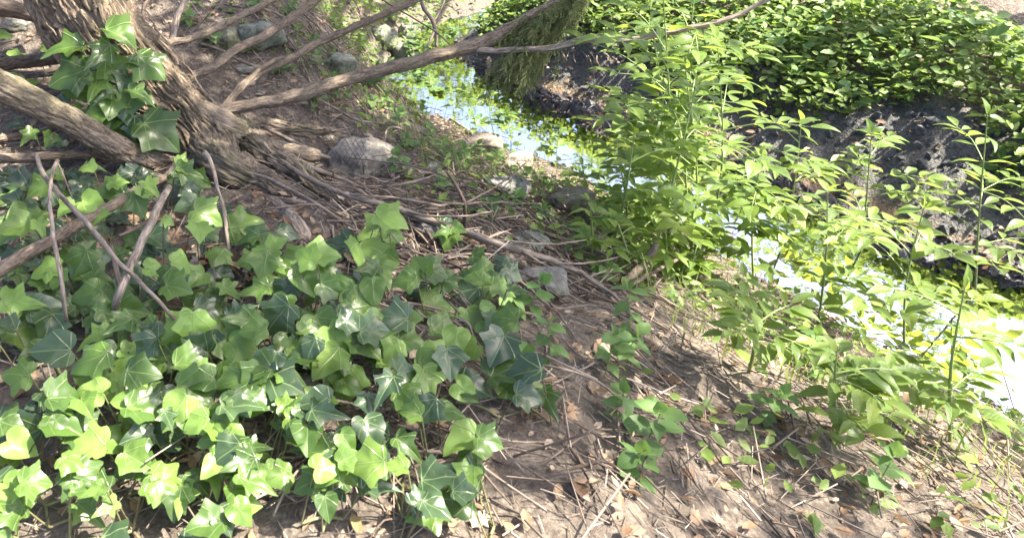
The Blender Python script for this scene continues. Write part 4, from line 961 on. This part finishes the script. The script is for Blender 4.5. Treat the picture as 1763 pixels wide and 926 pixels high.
flakes('leaf_litter', 3500, (.2, 4.0), (3.0, 7.6), 'deadleaf', (.025, .06), .01, lambda x, y: (sdist(x, y) < -.5) & (sdist(x, y) > -1.3))
# gravel on the far bank and at the water's edge
G1, G1F = ico(1); G1 = np.array([tuple(v) for v in G1]) * np.array([1, .8, .6]); G1F = np.array(G1F)
def gravel(n, keep, size):
    x, y = scatter_xy(n, (-.8, 4.6), (1.0, 8.0), keep); n = len(x); s = rng.uniform(0, 1, n) ** 2.2 * (size[1] - size[0]) + size[0]
    z = hgt(x, y) + s * .2; a = rng.normal(size=(n, 3))
    tv = G1[None] * rng.uniform(.6, 1.25, (n, len(G1), 1)); Rm = frames(n, a, rng.normal(size=(n, 3)))
    V = np.einsum('nij,nkj->nki', Rm, tv) * s[:, None, None] + np.stack([x, y, z], 1)[:, None, :]
    raw_mesh('gravel', V, G1F, 'pebble', 'stuff', smooth_=False)
gravel(22000, lambda x, y: (sdist(x, y) < -.38) & (sdist(x, y) > -1.1), (.006, .024))
gravel(2600, lambda x, y: (sdist(x, y) < -.42) & (sdist(x, y) > -1.15), (.018, .06))
gravel(2500, lambda x, y: (sdist(x, y) > .52) & (sdist(x, y) < .9), (.008, .035))
# undergrowth of the far bank
def undergrowth(name, n, keep, size, height, m='cover', tilt=.45):
    x, y = scatter_xy(n, (-1.6, 6.5), (-.5, 9.5), keep); n = len(x)
    hh = (vnoise(x * 1.6, y * 1.6, 31) + .62) * height
    z = hgt(x, y) + rng.random(n) ** .7 * hh + .01
    a = rng.uniform(0, 6.283, n); d = np.stack([np.cos(a), np.sin(a), rng.normal(-.1, .3, n)], 1)
    nor = np.array([0, -.25, 1.0]) + rng.normal(0, tilt, (n, 3))
    raw_mesh(name, put(LEAFT, frames(n, d, nor), rng.uniform(*size, n), np.stack([x, y, z], 1)), LEAFF, m, 'stuff')
undergrowth('undergrowth', 170000, lambda x, y: (sdist(x, y) < -.86 + .45 * vnoise(x * 2, y * 2, 33) + .22 * np.clip((y - 5.7) / .5, 0, 1)) & (sdist(x, y) > -2.3), (.035, .085), .28)
undergrowth('ground_cover', 27000, lambda x, y: (sdist(x, y) > .95) & (sdist(x, y) < 2.3 + .9 * vnoise(x * 2, y * 2, 35)) & (vnoise(x * 3.1, y * 3.1, 36) > -.1), (.024, .058), .11)
undergrowth('undergrowth', 34000, lambda x, y: (sdist(x, y) > .66) & (y > 5.3 + .3 * vnoise(x * 3, y * 3, 51)) & (x > -.25 + .4 * vnoise(x * 3, y * 3, 52)) & ((x < .66) | (y > 6.7)) & (x < 2.2), (.03, .075), .3)
undergrowth('undergrowth', 9000, lambda x, y: (sdist(x, y) < -1.0 + .5 * vnoise(x * 2, y * 2, 53)) & (sdist(x, y) > -2.3), (.08, .14), .32, 'herb', .3)
undergrowth('ground_cover', 5200, lambda x, y: (sdist(x, y) > .72) & (sdist(x, y) < 1.6) & (x > 1.3), (.03, .07), .2)
# grass
def grass(n, keep, ln):
    x, y = scatter_xy(n, (-.4, 4.2), (1.2, 6.6), keep); n = len(x); z = hgt(x, y)
    a = rng.uniform(0, 6.283, n); l = rng.uniform(*ln, n); lean = rng.uniform(.15, .8, n); wv = rng.uniform(.0012, .003, n)
    V = np.zeros((n, 8, 3)); dx, dy = np.cos(a), np.sin(a)
    for k, f in enumerate((0, .35, .7, 1)):
        cx, cy, cz = x + dx * lean * l * f * f, y + dy * lean * l * f * f, z + l * f * (1 - .35 * lean * f)
        ww = wv * (1 - f * .85)
        V[:, k * 2] = np.stack([cx - dy * ww, cy + dx * ww, cz], 1); V[:, k * 2 + 1] = np.stack([cx + dy * ww, cy - dx * ww, cz], 1)
    raw_mesh('grass', V, np.array([(0, 1, 3, 2), (2, 3, 5, 4), (4, 5, 7, 6)]), 'grass', 'stuff')
grass(13000, lambda x, y: (sdist(x, y) > .74) & (sdist(x, y) < 2.2) & (vnoise(x * 2.6, y * 2.6, 41) > -.02), (.05, .17))
grass(1500, lambda x, y: (sdist(x, y) > 1.2) & (sdist(x, y) < 2.2) & (x > .8) & (y < 3.2), (.06, .2))
# single dry leaves
def dry(px, py, size, label, group, h=.012):
    p = on_ground(px, py, h); o = bpy.data.objects.new('dry_leaf', random.choice(dead_meshes)); col.objects.link(o)
    nr = Vector(gnormal(np.array([p.x]), np.array([p.y]))[0]) + rv(.45); yv = rv() ; yv = (yv - nr.normalized() * yv.dot(nr.normalized())).normalized(); nr.normalize(); xv = yv.cross(nr)
    m = Matrix((xv, yv, nr)).transposed().to_4x4() @ Matrix.Scale(size * depth(p) / F, 4); m.translation = p; o.matrix_world = m
    tag(o, label, 'leaf', group)
for x, y in [(912, 118), (1015, 122), (985, 133), (1075, 190), (966, 165), (995, 166), (1032, 146), (1052, 162), (948, 140), (1090, 172), (842, 118), (868, 112), (1008, 150), (1060, 128), (930, 155)]:
    dry(x, y, random.uniform(13, 21), 'pale dry leaf lying on the dark gravelly far bank', 'dry leaves on the far bank')
for x, y in [(418, 335), (424, 328), (466, 345), (352, 438), (340, 440), (412, 462), (400, 470), (356, 452), (590, 478), (600, 468), (255, 375), (240, 380), (268, 382), (420, 480), (360, 462), (395, 458), (330, 505), (550, 415), (20, 365), (262, 450), (560, 410)] + [(random.uniform(200, 620), random.uniform(360, 505)) for _ in range(50)]:
    dry(x, y, random.uniform(22, 40), 'dry tan leaf on the ground among the ivy in front of the tree', 'dry leaves among the ivy', .03)
for k in range(34):
    dry(random.uniform(700, 900), random.uniform(280, 430), random.uniform(14, 26), 'dry pale leaf in the litter around the forked twig', 'dry leaves by the forked twig', .02)
for k in range(14):
    dry(random.uniform(550, 640), random.uniform(150, 205), random.uniform(12, 20), 'dry pale leaf on the floor below the long limb', 'dry leaves below the long limb', .015)
for k in range(30):
    dry(random.uniform(420, 1250), random.uniform(520, 900), random.uniform(34, 60), 'dry brown leaf on the open slope below the ivy', 'dry leaves on the near slope', .02)
